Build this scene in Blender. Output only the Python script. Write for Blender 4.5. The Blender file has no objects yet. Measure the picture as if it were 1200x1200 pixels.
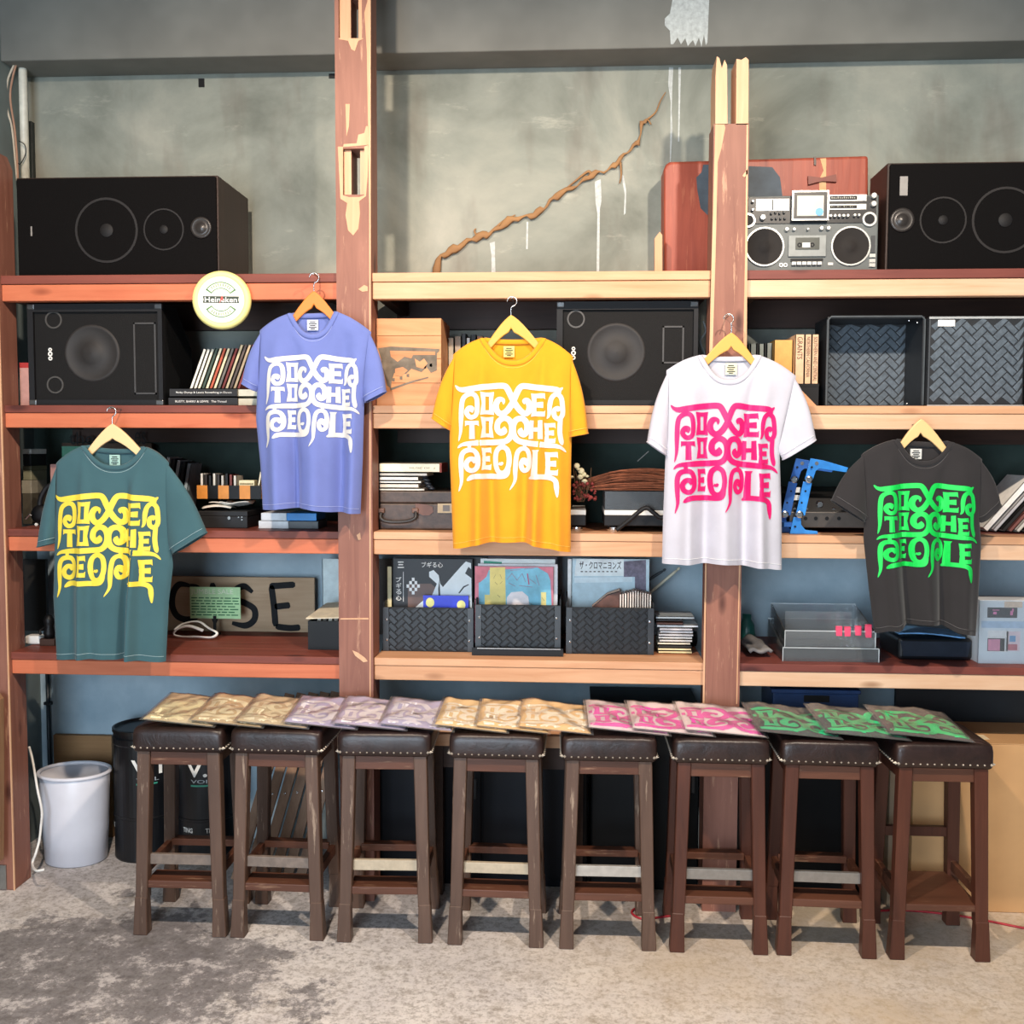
import bpy, bmesh, math, random
from mathutils import Vector, Matrix
from mathutils.bvhtree import BVHTree
random.seed(7)
S = bpy.context.scene
COL = S.collection
PI = math.pi

# ---------------------------------------------------------------- camera
F_PX = 1200.0
CAM = Vector((0, -3.75, 1.7048))
YAW, PIT, ROL = 0.0602, 0.0615, 0.0033
FW = Vector((-math.sin(YAW)*math.cos(PIT), math.cos(YAW)*math.cos(PIT), -math.sin(PIT)))
_r = Vector((math.cos(YAW), math.sin(YAW), 0)); _u = _r.cross(FW)
RT = _r*math.cos(ROL) + _u*math.sin(ROL)
UP = -_r*math.sin(ROL) + _u*math.cos(ROL)
cd = bpy.data.cameras.new('camera'); cam = bpy.data.objects.new('camera', cd); COL.objects.link(cam)
cd.sensor_width = 36; cd.lens = 36*F_PX/1200; cd.clip_start = .05
m = Matrix((RT, UP, -FW)).transposed().to_4x4(); m.translation = CAM
cam.matrix_world = m
S.camera = cam

def at(px, py, Y):
    d = FW*F_PX + RT*(px-600) + UP*(600-py)
    return CAM + d*((Y-CAM.y)/d.y)
def atz(px, py, z):
    d = FW*F_PX + RT*(px-600) + UP*(600-py)
    return CAM + d*((z-CAM.z)/d.z)
def rect(x0, y0, x1, y1, Y):
    a = at(x0, y1, Y); b = at(x1, y1, Y); t = at((x0+x1)/2, y0, Y)
    return a.x, b.x, (a.z+b.z)/2, t.z

# ---------------------------------------------------------------- light
S.view_settings.view_transform = 'Standard'; S.view_settings.look = 'None'
S.view_settings.exposure = 0.0; S.view_settings.gamma = 1
w = bpy.data.worlds.new('world'); S.world = w; w.use_nodes = True
w.node_tree.nodes['Background'].inputs[0].default_value = (.75, .88, 1.0, 1)
w.node_tree.nodes['Background'].inputs[1].default_value = .16

def area(name, loc, target, sx, sy, power, col):
    l = bpy.data.lights.new(name, 'AREA'); l.shape = 'RECTANGLE'; l.size = sx; l.size_y = sy
    l.energy = power; l.color = col
    o = bpy.data.objects.new(name, l); COL.objects.link(o); o.location = loc
    o.rotation_euler = (Vector(target)-Vector(loc)).to_track_quat('-Z', 'Y').to_euler()
    return o
# the open shop front behind the photographer
area('shopfront_daylight', (-2.4, -5.8, 1.45), (.2, 0, 1.1), 4.8, 2.7, 580, (.72, .86, 1.0))
# two warm ceiling spots over the display
def spot(name, loc, target, power, col, size=1.9, rad=.05):
    l = bpy.data.lights.new(name, 'SPOT'); l.energy = power; l.color = col; l.spot_size = size; l.spot_blend = .6
    l.shadow_soft_size = rad
    o = bpy.data.objects.new(name, l); COL.objects.link(o); o.location = loc
    o.rotation_euler = (Vector(target)-Vector(loc)).to_track_quat('-Z', 'Y').to_euler()
spot('ceiling_spot_right', (1.0, -2.2, 3.5), (.7, .1, 1.0), 310, (1, .85, .70))
spot('ceiling_spot_left', (-.9, -2.2, 3.5), (-1.0, .1, 1.0), 295, (1, .82, .66))

# ---------------------------------------------------------------- helpers
def lin(h):
    h = h.lstrip('#'); v = [int(h[i:i+2], 16)/255 for i in (0, 2, 4)]
    return tuple(x/12.92 if x <= .04045 else ((x+.055)/1.055)**2.4 for x in v) + (1,)
def shade(c, k): return tuple(min(1, x*k) for x in c[:3]) + (1,)

class N:
    def __init__(s, name):
        s.m = bpy.data.materials.new(name); s.m.use_nodes = True; s.t = s.m.node_tree
        s.b = s.t.nodes['Principled BSDF']; s.out = s.t.nodes['Material Output']
    def n(s, typ, **kw):
        o = s.t.nodes.new(typ)
        for k, v in kw.items():
            if k in o.inputs.keys(): o.inputs[k].default_value = v
            else: setattr(o, k, v)
        return o
    def l(s, a, b): s.t.links.new(a, b)
    def coord(s, scale=(1, 1, 1), rnd=True):
        tc = s.n('ShaderNodeTexCoord'); mp = s.n('ShaderNodeMapping'); mp.inputs['Scale'].default_value = scale
        if rnd:
            oi = s.n('ShaderNodeObjectInfo'); mu = s.n('ShaderNodeMath', operation='MULTIPLY'); mu.inputs[1].default_value = 17.3
            s.l(oi.outputs['Random'], mu.inputs[0]); s.l(mu.outputs[0], mp.inputs['Location'])
        s.l(tc.outputs['Object'], mp.inputs['Vector']); return mp.outputs['Vector']
    def noise(s, vec, scale, detail=4, rough=.6, dist=0):
        o = s.n('ShaderNodeTexNoise'); o.inputs['Scale'].default_value = scale; o.inputs['Detail'].default_value = detail
        o.inputs['Roughness'].default_value = rough; o.inputs['Distortion'].default_value = dist
        s.l(vec, o.inputs['Vector']); return o.outputs['Fac']
    def ramp(s, fac, stops):
        r = s.n('ShaderNodeValToRGB'); e = r.color_ramp.elements
        while len(e) < len(stops): e.new(.5)
        for el, (p, c) in zip(e, stops): el.position = p; el.color = c
        s.l(fac, r.inputs[0]); return r.outputs[0]
    def mix(s, fac, a, b, blend='MIX'):
        o = s.n('ShaderNodeMix', data_type='RGBA', blend_type=blend)
        for i, v in ((0, fac), (6, a), (7, b)):
            if hasattr(v, 'is_output'): s.l(v, o.inputs[i])
            else: o.inputs[i].default_value = v
        return o.outputs[2]
    def bump(s, h, strength=.2, dist=.01):
        b = s.n('ShaderNodeBump'); b.inputs['Strength'].default_value = strength; b.inputs['Distance'].default_value = dist
        s.l(h, b.inputs['Height']); s.l(b.outputs[0], s.b.inputs['Normal'])
    def fin(s, col=None, rough=.6, metal=0, spec=.5):
        if col is not None:
            if hasattr(col, 'is_output'): s.l(col, s.b.inputs['Base Color'])
            else: s.b.inputs['Base Color'].default_value = col
        s.b.inputs['Roughness'].default_value = rough; s.b.inputs['Metallic'].default_value = metal
        s.b.inputs['Specular IOR Level'].default_value = spec
        return s.m

_MC = {}
def M(hx, rough=.6, var=.12, scale=25, bump=0, metal=0, spec=.5):
    """plain painted / plastic / paper / cloth surface with a little procedural mottling"""
    key = (hx, rough, var, scale, bump, metal, spec)
    if key in _MC: return _MC[key]
    n = N('surface_'+hx.lstrip('#')); c = lin(hx); v = n.coord()
    f = n.noise(v, scale, 3)
    col = n.ramp(f, [(.3, shade(c, 1-var)), (.7, shade(c, 1+var))])
    if bump: n.bump(f, bump)
    _MC[key] = n.fin(col, rough, metal, spec); return _MC[key]

def wood(name, hx, dark, axis=0, rough=.55, scale=1.0, knots=True, contrast=1.0, wear=None, spec=.4):
    n = N(name); c, d = lin(hx), lin(dark)
    sc = [14, 14, 14]; sc[axis] = .9
    v = n.coord(tuple(x*scale for x in sc))
    f = n.noise(v, 2.2, 6, .62, .7)
    col = n.ramp(f, [(.5-.22*contrast if contrast < 2 else .1, c), (.62, tuple((a*.5+b*.5) for a, b in zip(c, d))), (.8, d)])
    if knots:
        ks = [9, 9, 9]; ks[axis] = 3.2
        kv = n.coord(tuple(ks)); vo = n.n('ShaderNodeTexVoronoi'); vo.inputs['Scale'].default_value = .9
        n.l(kv, vo.inputs['Vector'])
        kf = n.ramp(vo.outputs['Distance'], [(.06, (1, 1, 1, 1)), (.16, (0, 0, 0, 1))])
        col = n.mix(kf, col, shade(d, .55))
    v2 = n.coord((1, 1, 1)); f2 = n.noise(v2, 2.5, 3)
    col = n.mix(n.ramp(f2, [(.35, (0, 0, 0, 1)), (.75, (.45, .45, .45, 1))]), col, d)
    if wear:
        sw = [30, 30, 30]; sw[axis] = 3
        v3 = n.coord(tuple(sw)); f3 = n.noise(v3, 1.6, 5, .7)
        col = n.mix(n.ramp(f3, [(.60, (0, 0, 0, 1)), (.68, (.8, .8, .8, 1))]), col, lin(wear))
    n.bump(f, .15, .004)
    return n.fin(col, rough, 0, spec)

class MB:
    """collects geometry for ONE mesh"""
    def __init__(s): s.v = []; s.f = []
    def add(s, vs, fs, T=None):
        o = len(s.v)
        s.v += [tuple(T @ Vector(p)) if T is not None else tuple(p) for p in vs]
        s.f += [tuple(i+o for i in f) for f in fs]; return s
    def box(s, x0, x1, y0, y1, z0, z1, T=None):
        return s.add([(x0,y0,z0),(x1,y0,z0),(x1,y1,z0),(x0,y1,z0),(x0,y0,z1),(x1,y0,z1),(x1,y1,z1),(x0,y1,z1)],
                     [(3,2,1,0),(4,5,6,7),(0,1,5,4),(1,2,6,5),(2,3,7,6),(3,0,4,7)], T)
    def prism(s, poly, y0, y1, T=None):
        """polygon in x,z extruded along y"""
        n = len(poly)
        vs = [(x, y0, z) for x, z in poly] + [(x, y1, z) for x, z in poly]
        fs = [tuple(range(n)), tuple(range(2*n-1, n-1, -1))] + [(i, n+i, n+(i+1) % n, (i+1) % n) for i in range(n)]
        return s.add(vs, fs, T)
    def beam(s, a, b, w0, d0, w1=None, d1=None, up=(0, 0, 1)):
        """tapered square bar from a to b"""
        a, b = Vector(a), Vector(b); w1 = w1 or w0; d1 = d1 or d0
        t = (b-a).normalized(); u = Vector(up)
        if abs(t.dot(u)) > .95: u = Vector((0, 1, 0))
        x = t.cross(u).normalized(); y = x.cross(t).normalized()
        vs = []
        for p, ww, dd in ((a, w0, d0), (b, w1, d1)):
            vs += [p-x*ww/2-y*dd/2, p+x*ww/2-y*dd/2, p+x*ww/2+y*dd/2, p-x*ww/2+y*dd/2]
        return s.add(vs, [(3,2,1,0),(4,5,6,7),(0,1,5,4),(1,2,6,5),(2,3,7,6),(3,0,4,7)])
    def tube(s, pts, r, n=8, closed=False, flat=1.0, upv=None):
        pts = [Vector(p) for p in pts]; k = len(pts); vs = []; fs = []
        px = None
        for i, p in enumerate(pts):
            if closed: t = (pts[(i+1) % k]-pts[i-1])
            else: t = (pts[min(i+1, k-1)]-pts[max(i-1, 0)])
            t = t.normalized() if t.length > 1e-9 else Vector((0, 0, 1))
            if upv is not None: x = t.cross(Vector(upv))
            elif px is None: x = t.cross(Vector((0, 0, 1)) if abs(t.z) < .9 else Vector((0, 1, 0)))
            else: x = px - t*px.dot(t)
            x.normalize(); px = x; y = t.cross(x)
            rr = r[i] if isinstance(r, (list, tuple)) else r
            for j in range(n):
                a = 2*PI*j/n; vs.append(p + x*math.cos(a)*rr + y*math.sin(a)*rr*flat)
        for i in range(k if closed else k-1):
            i2 = (i+1) % k
            for j in range(n): fs.append((i*n+j, i*n+(j+1) % n, i2*n+(j+1) % n, i2*n+j))
        if not closed: fs += [tuple(range(n-1, -1, -1)), tuple(range((k-1)*n, k*n))]
        return s.add(vs, fs)
    def lathe(s, prof, n=24, T=None, cap=True):
        """profile of (radius, height) turned about z, T places it"""
        vs = []; fs = []; k = len(prof)
        for r, z in prof:
            for j in range(n): a = 2*PI*j/n; vs.append((r*math.cos(a), r*math.sin(a), z))
        for i in range(k-1):
            for j in range(n): fs.append((i*n+j, i*n+(j+1) % n, (i+1)*n+(j+1) % n, (i+1)*n+j))
        if cap: fs += [tuple(range(n-1, -1, -1)), tuple(range((k-1)*n, k*n))]
        return s.add(vs, fs, T)
    def disc(s, c, r, y0, y1, n=24, rz=None):
        """thin disc facing -y, centre c = (x, z)"""
        return s.prism([(c[0]+r*math.cos(2*PI*i/n), c[1]+(rz or r)*math.sin(2*PI*i/n)) for i in range(n)], y0, y1)
    def ring(s, c, r0, r1, y0, y1, n=32):
        vs = []; fs = []
        for j in range(n):
            a = 2*PI*j/n; ca, sa = math.cos(a), math.sin(a)
            vs += [(c[0]+r0*ca, y0, c[1]+r0*sa), (c[0]+r1*ca, y0, c[1]+r1*sa), (c[0]+r1*ca, y1, c[1]+r1*sa), (c[0]+r0*ca, y1, c[1]+r0*sa)]
        for j in range(n):
            a, b = 4*j, 4*((j+1) % n)
            for q in range(4): fs.append((a+q, a+(q+1) % 4, b+(q+1) % 4, b+q))
        return s.add(vs, fs)
    def grid(s, fn, nu, nv):
        vs = [fn(i/nu, j/nv) for j in range(nv+1) for i in range(nu+1)]
        fs = [(j*(nu+1)+i, j*(nu+1)+i+1, (j+1)*(nu+1)+i+1, (j+1)*(nu+1)+i) for j in range(nv) for i in range(nu)]
        return s.add(vs, fs)
    def build(s, name, mat, parent=None, world=False, smooth=False, bevel=0, seg=2, kind=None, label=None):
        me = bpy.data.meshes.new(name); vs = [Vector(p) for p in s.v]
        loc = Vector((0, 0, 0))
        if parent is not None:
            if world:
                off = Vector((0, 0, 0)); p = parent
                while p is not None: off += p.location; p = p.parent
                vs = [p-off for p in vs]
        else:
            xs = [p.x for p in vs]; ys = [p.y for p in vs]; zs = [p.z for p in vs]
            loc = Vector(((min(xs)+max(xs))/2, (min(ys)+max(ys))/2, min(zs)))
            vs = [p-loc for p in vs]
        me.from_pydata([tuple(p) for p in vs], [], s.f)
        bm = bmesh.new(); bm.from_mesh(me); bmesh.ops.recalc_face_normals(bm, faces=bm.faces); bm.to_mesh(me); bm.free()
        me.materials.append(mat)
        if smooth: me.polygons.foreach_set('use_smooth', [True]*len(me.polygons))
        o = bpy.data.objects.new(name, me); COL.objects.link(o); o.location = loc; o.parent = parent
        if bevel:
            b = o.modifiers.new('bevel', 'BEVEL'); b.width = bevel; b.segments = seg; b.limit_method = 'ANGLE'; b.angle_limit = .6
            b.harden_normals = False
        if kind: o['kind'] = kind
        if label: o['label'] = label
        return o

def tag(o, label, cat, group=None):
    o['label'] = label; o['category'] = cat
    if group: o['group'] = group
    return o
def thing(name, label, cat, loc=(0, 0, 0), rz=0, group=None, rx=0):
    o = bpy.data.objects.new(name, None); COL.objects.link(o); o.location = loc; o.rotation_euler = (rx, 0, rz)
    o.empty_display_size = .05
    return tag(o, label, cat, group)
def struct(o): o['kind'] = 'structure'; return o

def text_mb(s, x0, x1, z0, z1, y, dep=.0008, spread=False, shear=0, offset=0):
    """flat lettering in the x,z plane filling the box x0..x1, z0..z1, facing -y"""
    cu = bpy.data.curves.new('lettering', 'FONT'); cu.body = s; cu.size = 1; cu.shear = shear; cu.offset = offset
    cu.resolution_u = 3
    o = bpy.data.objects.new('lettering', cu); COL.objects.link(o)
    dg = bpy.context.evaluated_depsgraph_get(); me = bpy.data.meshes.new_from_object(o.evaluated_get(dg))
    bpy.data.objects.remove(o); bpy.data.curves.remove(cu)
    mb = MB()
    if len(me.vertices):
        xs = [v.co.x for v in me.vertices]; zs = [v.co.y for v in me.vertices]
        sx = (x1-x0)/max(1e-6, max(xs)-min(xs)); sz = (z1-z0)/max(1e-6, max(zs)-min(zs))
        mb.v = [(x0+(v.co.x-min(xs))*sx, y, z0+(v.co.y-min(zs))*sz) for v in me.vertices]
        mb.f = [tuple(p.vertices) for p in me.polygons]
    bpy.data.meshes.remove(me); return mb

def catmull(pts, k=8):
    P = [Vector((*p, 0)) if len(p) == 2 else Vector(p) for p in pts]; out = []
    for i in range(len(P)-1):
        a, b, c, d = P[max(i-1, 0)], P[i], P[i+1], P[min(i+2, len(P)-1)]
        for j in range(k):
            t = j/k; out.append(.5*((2*b)+(c-a)*t+(2*a-5*b+4*c-d)*t*t+(3*b-a-3*c+d)*t**3))
    out.append(P[-1]); return out
def interp(pts, t):
    """point at fraction t of a polyline of 2-D points"""
    L = [0]
    for a, b in zip(pts, pts[1:]): L.append(L[-1]+math.hypot(b[0]-a[0], b[1]-a[1]))
    d = t*L[-1]
    for i in range(len(pts)-1):
        if d <= L[i+1] or i == len(pts)-2:
            k = (d-L[i])/max(1e-9, L[i+1]-L[i]); a, b = pts[i], pts[i+1]
            return (a[0]+(b[0]-a[0])*k, a[1]+(b[1]-a[1])*k)
# ---------------------------------------------------------------- shared materials
BLACK = M('#121215', .6, spec=.35); BLACK2 = M('#09090b', .5, spec=.35); WHITE = M('#eceae4', .6, .05); CHROME = M('#d8d8d8', .25, .03, metal=1)
STEEL = M('#9a9a98', .4, .1, metal=.9); DGREY = M('#3a3c3e', .5); CREAM = M('#efe3b8', .6, .06); REDM = M('#a8242a', .6)
PAPER = M('#e9e4d6', .8, .06); PALEWOOD = wood('pale_bare_wood', '#e2b590', '#c08a62', 2, knots=False)
def glassy(name, col=(1, 1, 1, 1), alpha=.12, gl=.25, rough=.08, bmp=.04):
    n = N(name); t = n.t; t.nodes.remove(n.b)
    tr = n.n('ShaderNodeBsdfTransparent'); tr.inputs[0].default_value = col
    df = n.n('ShaderNodeBsdfDiffuse'); df.inputs[0].default_value = (.75, .78, .8, 1)
    gs = n.n('ShaderNodeBsdfGlossy'); gs.inputs['Roughness'].default_value = rough
    fr = n.n('ShaderNodeFresnel'); fr.inputs[0].default_value = 1.45
    m1 = n.n('ShaderNodeMixShader'); m1.inputs[0].default_value = alpha; n.l(tr.outputs[0], m1.inputs[1]); n.l(df.outputs[0], m1.inputs[2])
    mu = n.n('ShaderNodeMath', operation='MULTIPLY_ADD'); mu.inputs[1].default_value = 1.0; mu.inputs[2].default_value = gl*.3
    v = n.coord((1, 1, 1)); b = n.n('ShaderNodeBump'); b.inputs['Strength'].default_value = bmp; b.inputs['Distance'].default_value = .01
    n.l(n.noise(v, 40, 3), b.inputs['Height']); n.l(b.outputs[0], gs.inputs['Normal'])
    n.l(fr.outputs[0], mu.inputs[0])
    m2 = n.n('ShaderNodeMixShader'); n.l(mu.outputs[0], m2.inputs[0]); n.l(m1.outputs[0], m2.inputs[1]); n.l(gs.outputs[0], m2.inputs[2])
    n.l(m2.outputs[0], n.out.inputs[0]); return n.m
ACRYL = glassy('clear_acrylic', alpha=.07, gl=.12)
FILM = glassy('clear_plastic_film', alpha=.10, gl=.45, rough=.25, bmp=.35)
# ---------------------------------------------------------------- the room
YW = .56                                   # plane of the back wall
XL = at(31, 150, YW).x                     # corner with the left wall
def plaster():
    n = N('grey_plaster'); v = n.coord((1, 1, 1), False)
    base = n.ramp(n.noise(v, 1.6, 6, .6, .4), [(.3, lin('#6a6e65')), (.5, lin('#90948a')), (.7, lin('#aeada0'))])
    vs = n.coord((1.6, 1, 5), False)
    base = n.mix(n.ramp(n.noise(vs, 2.2, 6, .7), [(.60, (0, 0, 0, 1)), (.82, (.6, .6, .6, 1))]), base, lin('#cfccbc'))
    vb = n.coord((3, 1, .9), False)
    base = n.mix(n.ramp(n.noise(vb, 1.4, 4, .6), [(.55, (0, 0, 0, 1)), (.75, (.55, .55, .55, 1))]), base, lin('#6b5e54'))
    # the lower wall blends to blue-grey
    tc = n.n('ShaderNodeTexCoord'); sp = n.n('ShaderNodeSeparateXYZ'); n.l(tc.outputs['Object'], sp.inputs[0])
    low = n.ramp(sp.outputs['Z'], [(.0, (1, 1, 1, 1)), (1, (0, 0, 0, 1))])
    mr = n.n('ShaderNodeMapRange'); mr.inputs[1].default_value = 1.9; mr.inputs[2].default_value = 2.2; mr.inputs[3].default_value = 1; mr.inputs[4].default_value = 0
    n.l(sp.outputs['Z'], mr.inputs[0])
    blue = n.ramp(n.noise(v, 3.1, 5, .6), [(.3, lin('#8fa6b4')), (.7, lin('#b6c9d3'))])
    base = n.mix(mr.outputs[0], base, blue)
    # and the middle of the wall behind the shelves is a dark bottle green
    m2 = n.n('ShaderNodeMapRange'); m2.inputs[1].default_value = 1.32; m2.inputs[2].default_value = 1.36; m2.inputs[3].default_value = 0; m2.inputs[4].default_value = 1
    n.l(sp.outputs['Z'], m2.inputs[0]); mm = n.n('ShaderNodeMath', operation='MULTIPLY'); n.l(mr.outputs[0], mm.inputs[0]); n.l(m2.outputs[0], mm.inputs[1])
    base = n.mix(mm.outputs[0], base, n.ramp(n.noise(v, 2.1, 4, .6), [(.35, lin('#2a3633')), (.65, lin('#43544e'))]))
    n.bump(n.noise(v, 22, 6, .7), .25, .006)
    return n.fin(base, .85, 0, .25)
def concrete():
    n = N('worn_concrete'); v = n.coord((1, 1, 1), False)
    f1 = n.noise(v, 2.3, 8, .68, .3); f2 = n.noise(v, 55, 6, .75)
    base = n.ramp(f1, [(.32, lin('#b3aeaf')), (.5, lin('#d3cecd')), (.68, lin('#e8e3df'))])
    base = n.mix(n.ramp(f2, [(.36, (.7, .7, .7, 1)), (.54, (0, 0, 0, 1))]), base, lin('#7a736d'))
    f3 = n.noise(v, 9, 8, .75); base = n.mix(n.ramp(f3, [(.36, (.5, .5, .5, 1)), (.46, (0, 0, 0, 1))]), base, lin('#8a8178'))
    tx = n.n('ShaderNodeTexCoord'); sx = n.n('ShaderNodeSeparateXYZ'); n.l(tx.outputs['Object'], sx.inputs[0])
    gx = n.n('ShaderNodeMapRange'); gx.inputs[1].default_value = -.6+FLOOR_OFF[0]; gx.inputs[2].default_value = .9+FLOOR_OFF[0]; gx.inputs[3].default_value = .12; gx.inputs[4].default_value = 1.0
    n.l(sx.outputs['X'], gx.inputs[0]); tn = n.n('ShaderNodeMath', operation='MULTIPLY'); n.l(gx.outputs[0], tn.inputs[0])
    n.l(n.ramp(n.noise(v, 1.6, 5, .65), [(.3, (.25, .25, .25, 1)), (.7, (.9, .9, .9, 1))]), tn.inputs[1])
    base = n.mix(tn.outputs[0], base, lin('#cdb694'))
    # oily scuffed patch in front of the bin
    c = atz(95, 1140, 0); tc = n.n('ShaderNodeTexCoord'); mp = n.n('ShaderNodeMapping'); mp.vector_type = 'POINT'
    mp.inputs['Location'].default_value = (-(c.x+FLOOR_OFF[0])*.95, -(c.y+FLOOR_OFF[1])*1.45, 0); mp.inputs['Scale'].default_value = (.95, 1.45, 1)
    n.l(tc.outputs['Object'], mp.inputs[0]); ln = n.n('ShaderNodeVectorMath', operation='LENGTH'); n.l(mp.outputs[0], ln.inputs[0])
    nz = n.noise(v, 4, 8, .75); ad = n.n('ShaderNodeMath', operation='MULTIPLY_ADD'); ad.inputs[1].default_value = 1.9
    n.l(nz, ad.inputs[0]); n.l(ln.outputs['Value'], ad.inputs[2])
    mk = n.ramp(ad.outputs[0], [(.0, (.85, .85, .85, 1)), (.62, (.7, .7, .7, 1)), (.66, (0, 0, 0, 1))]); 
    # ramp input is clamped at 1, so scale the distance first
    sc = n.n('ShaderNodeMath', operation='MULTIPLY'); sc.inputs[1].default_value = .40; n.l(ad.outputs[0], sc.inputs[0]); n.l(sc.outputs[0], mk.node.inputs[0])
    dk = n.ramp(n.noise(v, 11, 9, .82), [(.42, lin('#454246')), (.53, lin('#615d61')), (.60, lin('#c3bdbc'))])
    base = n.mix(mk, base, dk)
    n.bump(f2, .35, .006)
    return n.fin(base, .8, 0, .3)
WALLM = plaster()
x0f, x1f, y0f, y1f = XL-.1, 3.2, -7.6, YW+.1
FLOOR_OFF = (-(x0f+x1f)/2, -(y0f+y1f)/2)
struct(MB().box(x0f, x1f, y0f, y1f, -.12, 0).build('floor', concrete()))
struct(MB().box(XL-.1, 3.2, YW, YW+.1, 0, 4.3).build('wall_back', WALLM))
struct(MB().box(XL-.1, XL, -7.6, YW, 0, 4.3).build('wall_left', M('#7d8a8a', .85, .2, 3)))
ZL = 1.7048 + (3.2452-1.7048)*(4.31/4.25)
beam_m = M('#7c7b74', .85, .16, 3, .1)
struct(MB().box(XL, 3.2, YW-.19, YW, ZL, 4.3).build('trim_1', beam_m, bevel=.006))
# nail slots in the wall just under the beam
for px, py in ((236, 97), (391, 89)):
    p = at(px, py, YW-.004); w_ = .012 if px < 300 else .02; h_ = .017 if px < 300 else .009
    MB().box(p.x-w_, p.x+w_, YW-.006, YW+.002, p.z-h_, p.z+h_).build('wall_slot', BLACK2, bpy.data.objects['wall_back'], world=True)
# white paint slopped down from the beam, thin raised coats
PAINT = M('#bcc1be', .6, .2, 60)
def blob(poly, Y, name, par):
    q = [(at(x, y, Y).x, at(x, y, Y).z) for x, y in poly]
    MB().prism(q, Y-.0015, Y+.002).build(name, PAINT, bpy.data.objects[par], world=True)
YB = YW-.19
blob([(779,22),(785,16),(788,0),(788,-12),(831,-12),(831,0),(829,50),(827,53),(825,40),(822,55),(819,44),(815,54),(812,47),(806,54),(803,45),(798,52),(794,44),(789,52),(786,52),(785,36),(779,30)], YB, 'paint_patch', 'trim_1')
blob([(784,79),(789,79),(788,100),(787,130),(788,150),(786,190),(785,190),(786,120),(783,100)], YW, 'paint_drip', 'wall_back')
blob([(795,79),(798,79),(797,120),(796,166),(794.5,166),(795,120)], YW, 'paint_drip', 'wall_back')
blob([(697,213),(704,210),(705,235),(703,245),(702,330),(699,330),(700,250),(698,238)], YW, 'paint_drip', 'wall_back')
blob([(728,204),(731,206),(734,225),(733,250),(731,252),(732,228)], YW, 'paint_drip', 'wall_back')
blob([(617,260),(619,260),(618.5,292),(616.5,292)], YW, 'paint_drip', 'wall_back')
blob([(574,285),(580,283),(580,300),(581,330),(576,330),(576,300)], YW, 'paint_drip', 'wall_back')
# ---------------------------------------------------------------- timber shelving
POSTW = wood('red_stained_post', '#9c6a58', '#6e4135', 2, wear='#bd8f74', contrast=1.1)
RAILM = [wood('rail_orange', '#d9805a', '#b65a3a', 0), wood('rail_tan', '#dfb08a', '#bd8259', 0), wood('rail_pale', '#e6c5a6', '#c9966f', 0)]
BOARDM = [wood('board_red', '#8e4b3c', '#5f2b22', 0), wood('board_tan', '#b57a55', '#83492f', 0), wood('board_maroon', '#86473c', '#5d2a24', 0)]
DARKW = wood('dark_back_rail', '#4a3227', '#2b1b15', 0)
frame = thing('shelving_unit', 'tall timber shelving frame of red-brown posts and four plank tiers against the grey wall', 'shelving', (-.2, .2, 0))
ZR = [2.2501, 1.7788, 1.3124, .8407]       # underside of the front rails
RH = [.062, .056, .056, .056]; BT = [.032, .028, .028, .028]
TOP = [a+b+c for a, b, c in zip(ZR, RH, BT)]
YF = 0.0
BAYS = [(-2.14, -.868), (-.74, .484), (.608, 2.05)]
for i in range(4):
    for b, (xa, xb) in enumerate(BAYS):
        MB().box(xa, xb, YF, YF+.042, ZR[i], ZR[i]+RH[i]-.001).build('front_rail', RAILM[b], frame, world=True, bevel=.003)
        e = .004 if i else .006
        mids = [YF-e, .13, .265, .40, YW-.004]
        for k in range(4):
            lip = RAILM[1] if (b == 1 or (b == 2 and i in (1, 2))) and k == 0 else BOARDM[b]
            MB().box(xa, xb, mids[k]+(.0015 if k else 0), mids[k+1]-.0015, ZR[i]+RH[i], TOP[i]).build('shelf_plank', lip, frame, world=True, bevel=.002)
        MB().box(xa+.001, xb, YW-.046, YW-.004, ZR[i]-.05, ZR[i]+RH[i]-.001).build('back_rail', DARKW, frame, world=True)
        for xs in (xa+.01, xb-.05):
            MB().box(xs, xs+.04, .043, YW-.047, ZR[i]+.004, ZR[i]+RH[i]-.001).build('side_rail', DARKW, frame, world=True)
PF, PB = -.022, .1
# left post with a broken top
zt = at(8, 172, 0).z
po = MB().prism([(-2.27, 0), (-2.14, 0), (-2.14, zt-.06), (-2.16, zt-.01), (-2.19, zt), (-2.21, zt+.035), (-2.235, zt+.02), (-2.27, zt+.05)], PF, PB)
po = po.build('post', POSTW, frame, world=True, bevel=.004)
MB().prism([(-2.1445, .0), (-2.139, .0), (-2.139, zt-.08), (-2.1445, zt-.08)], PF-.0015, PF+.004).build('worn_edge', PALEWOOD, po, world=True)
MB().box(-2.30, -2.17, PF-.006, PF-.0005, .005, .10).build('base_plate', STEEL, po, world=True)
def slot_post(xa, xb, zbase, ztop, slots, name='post'):
    mb = MB(); z = zbase
    for (z0, z1, s0, s1, r0, r1) in slots:
        mb.box(xa, xb, PF, PB, z, z0)
        mb.box(xa, r0, PF, PB, z0, z1); mb.box(r1, xb, PF, PB, z0, z1)
        mb.box(r0, s0, PF+.022, PB, z0, z1); mb.box(s1, r1, PF+.022, PB, z0, z1)
        z = z1
    if ztop > z: mb.box(xa, xb, PF, PB, z, ztop)
    p = mb.build(name, POSTW, frame, world=True)
    for (z0, z1, s0, s1, r0, r1) in slots:
        for a, b in ((r0, s0), (s1, r1)):
            MB().box(a, b, PF+.018, PF+.0218, z0+.001, z1-.001).build('mortise_cheek', PALEWOOD, p, world=True)
    return p
def X(px, py=200): return at(px, py, PF).x
def Z(py, px=420): return at(px, py, PF).z
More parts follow.
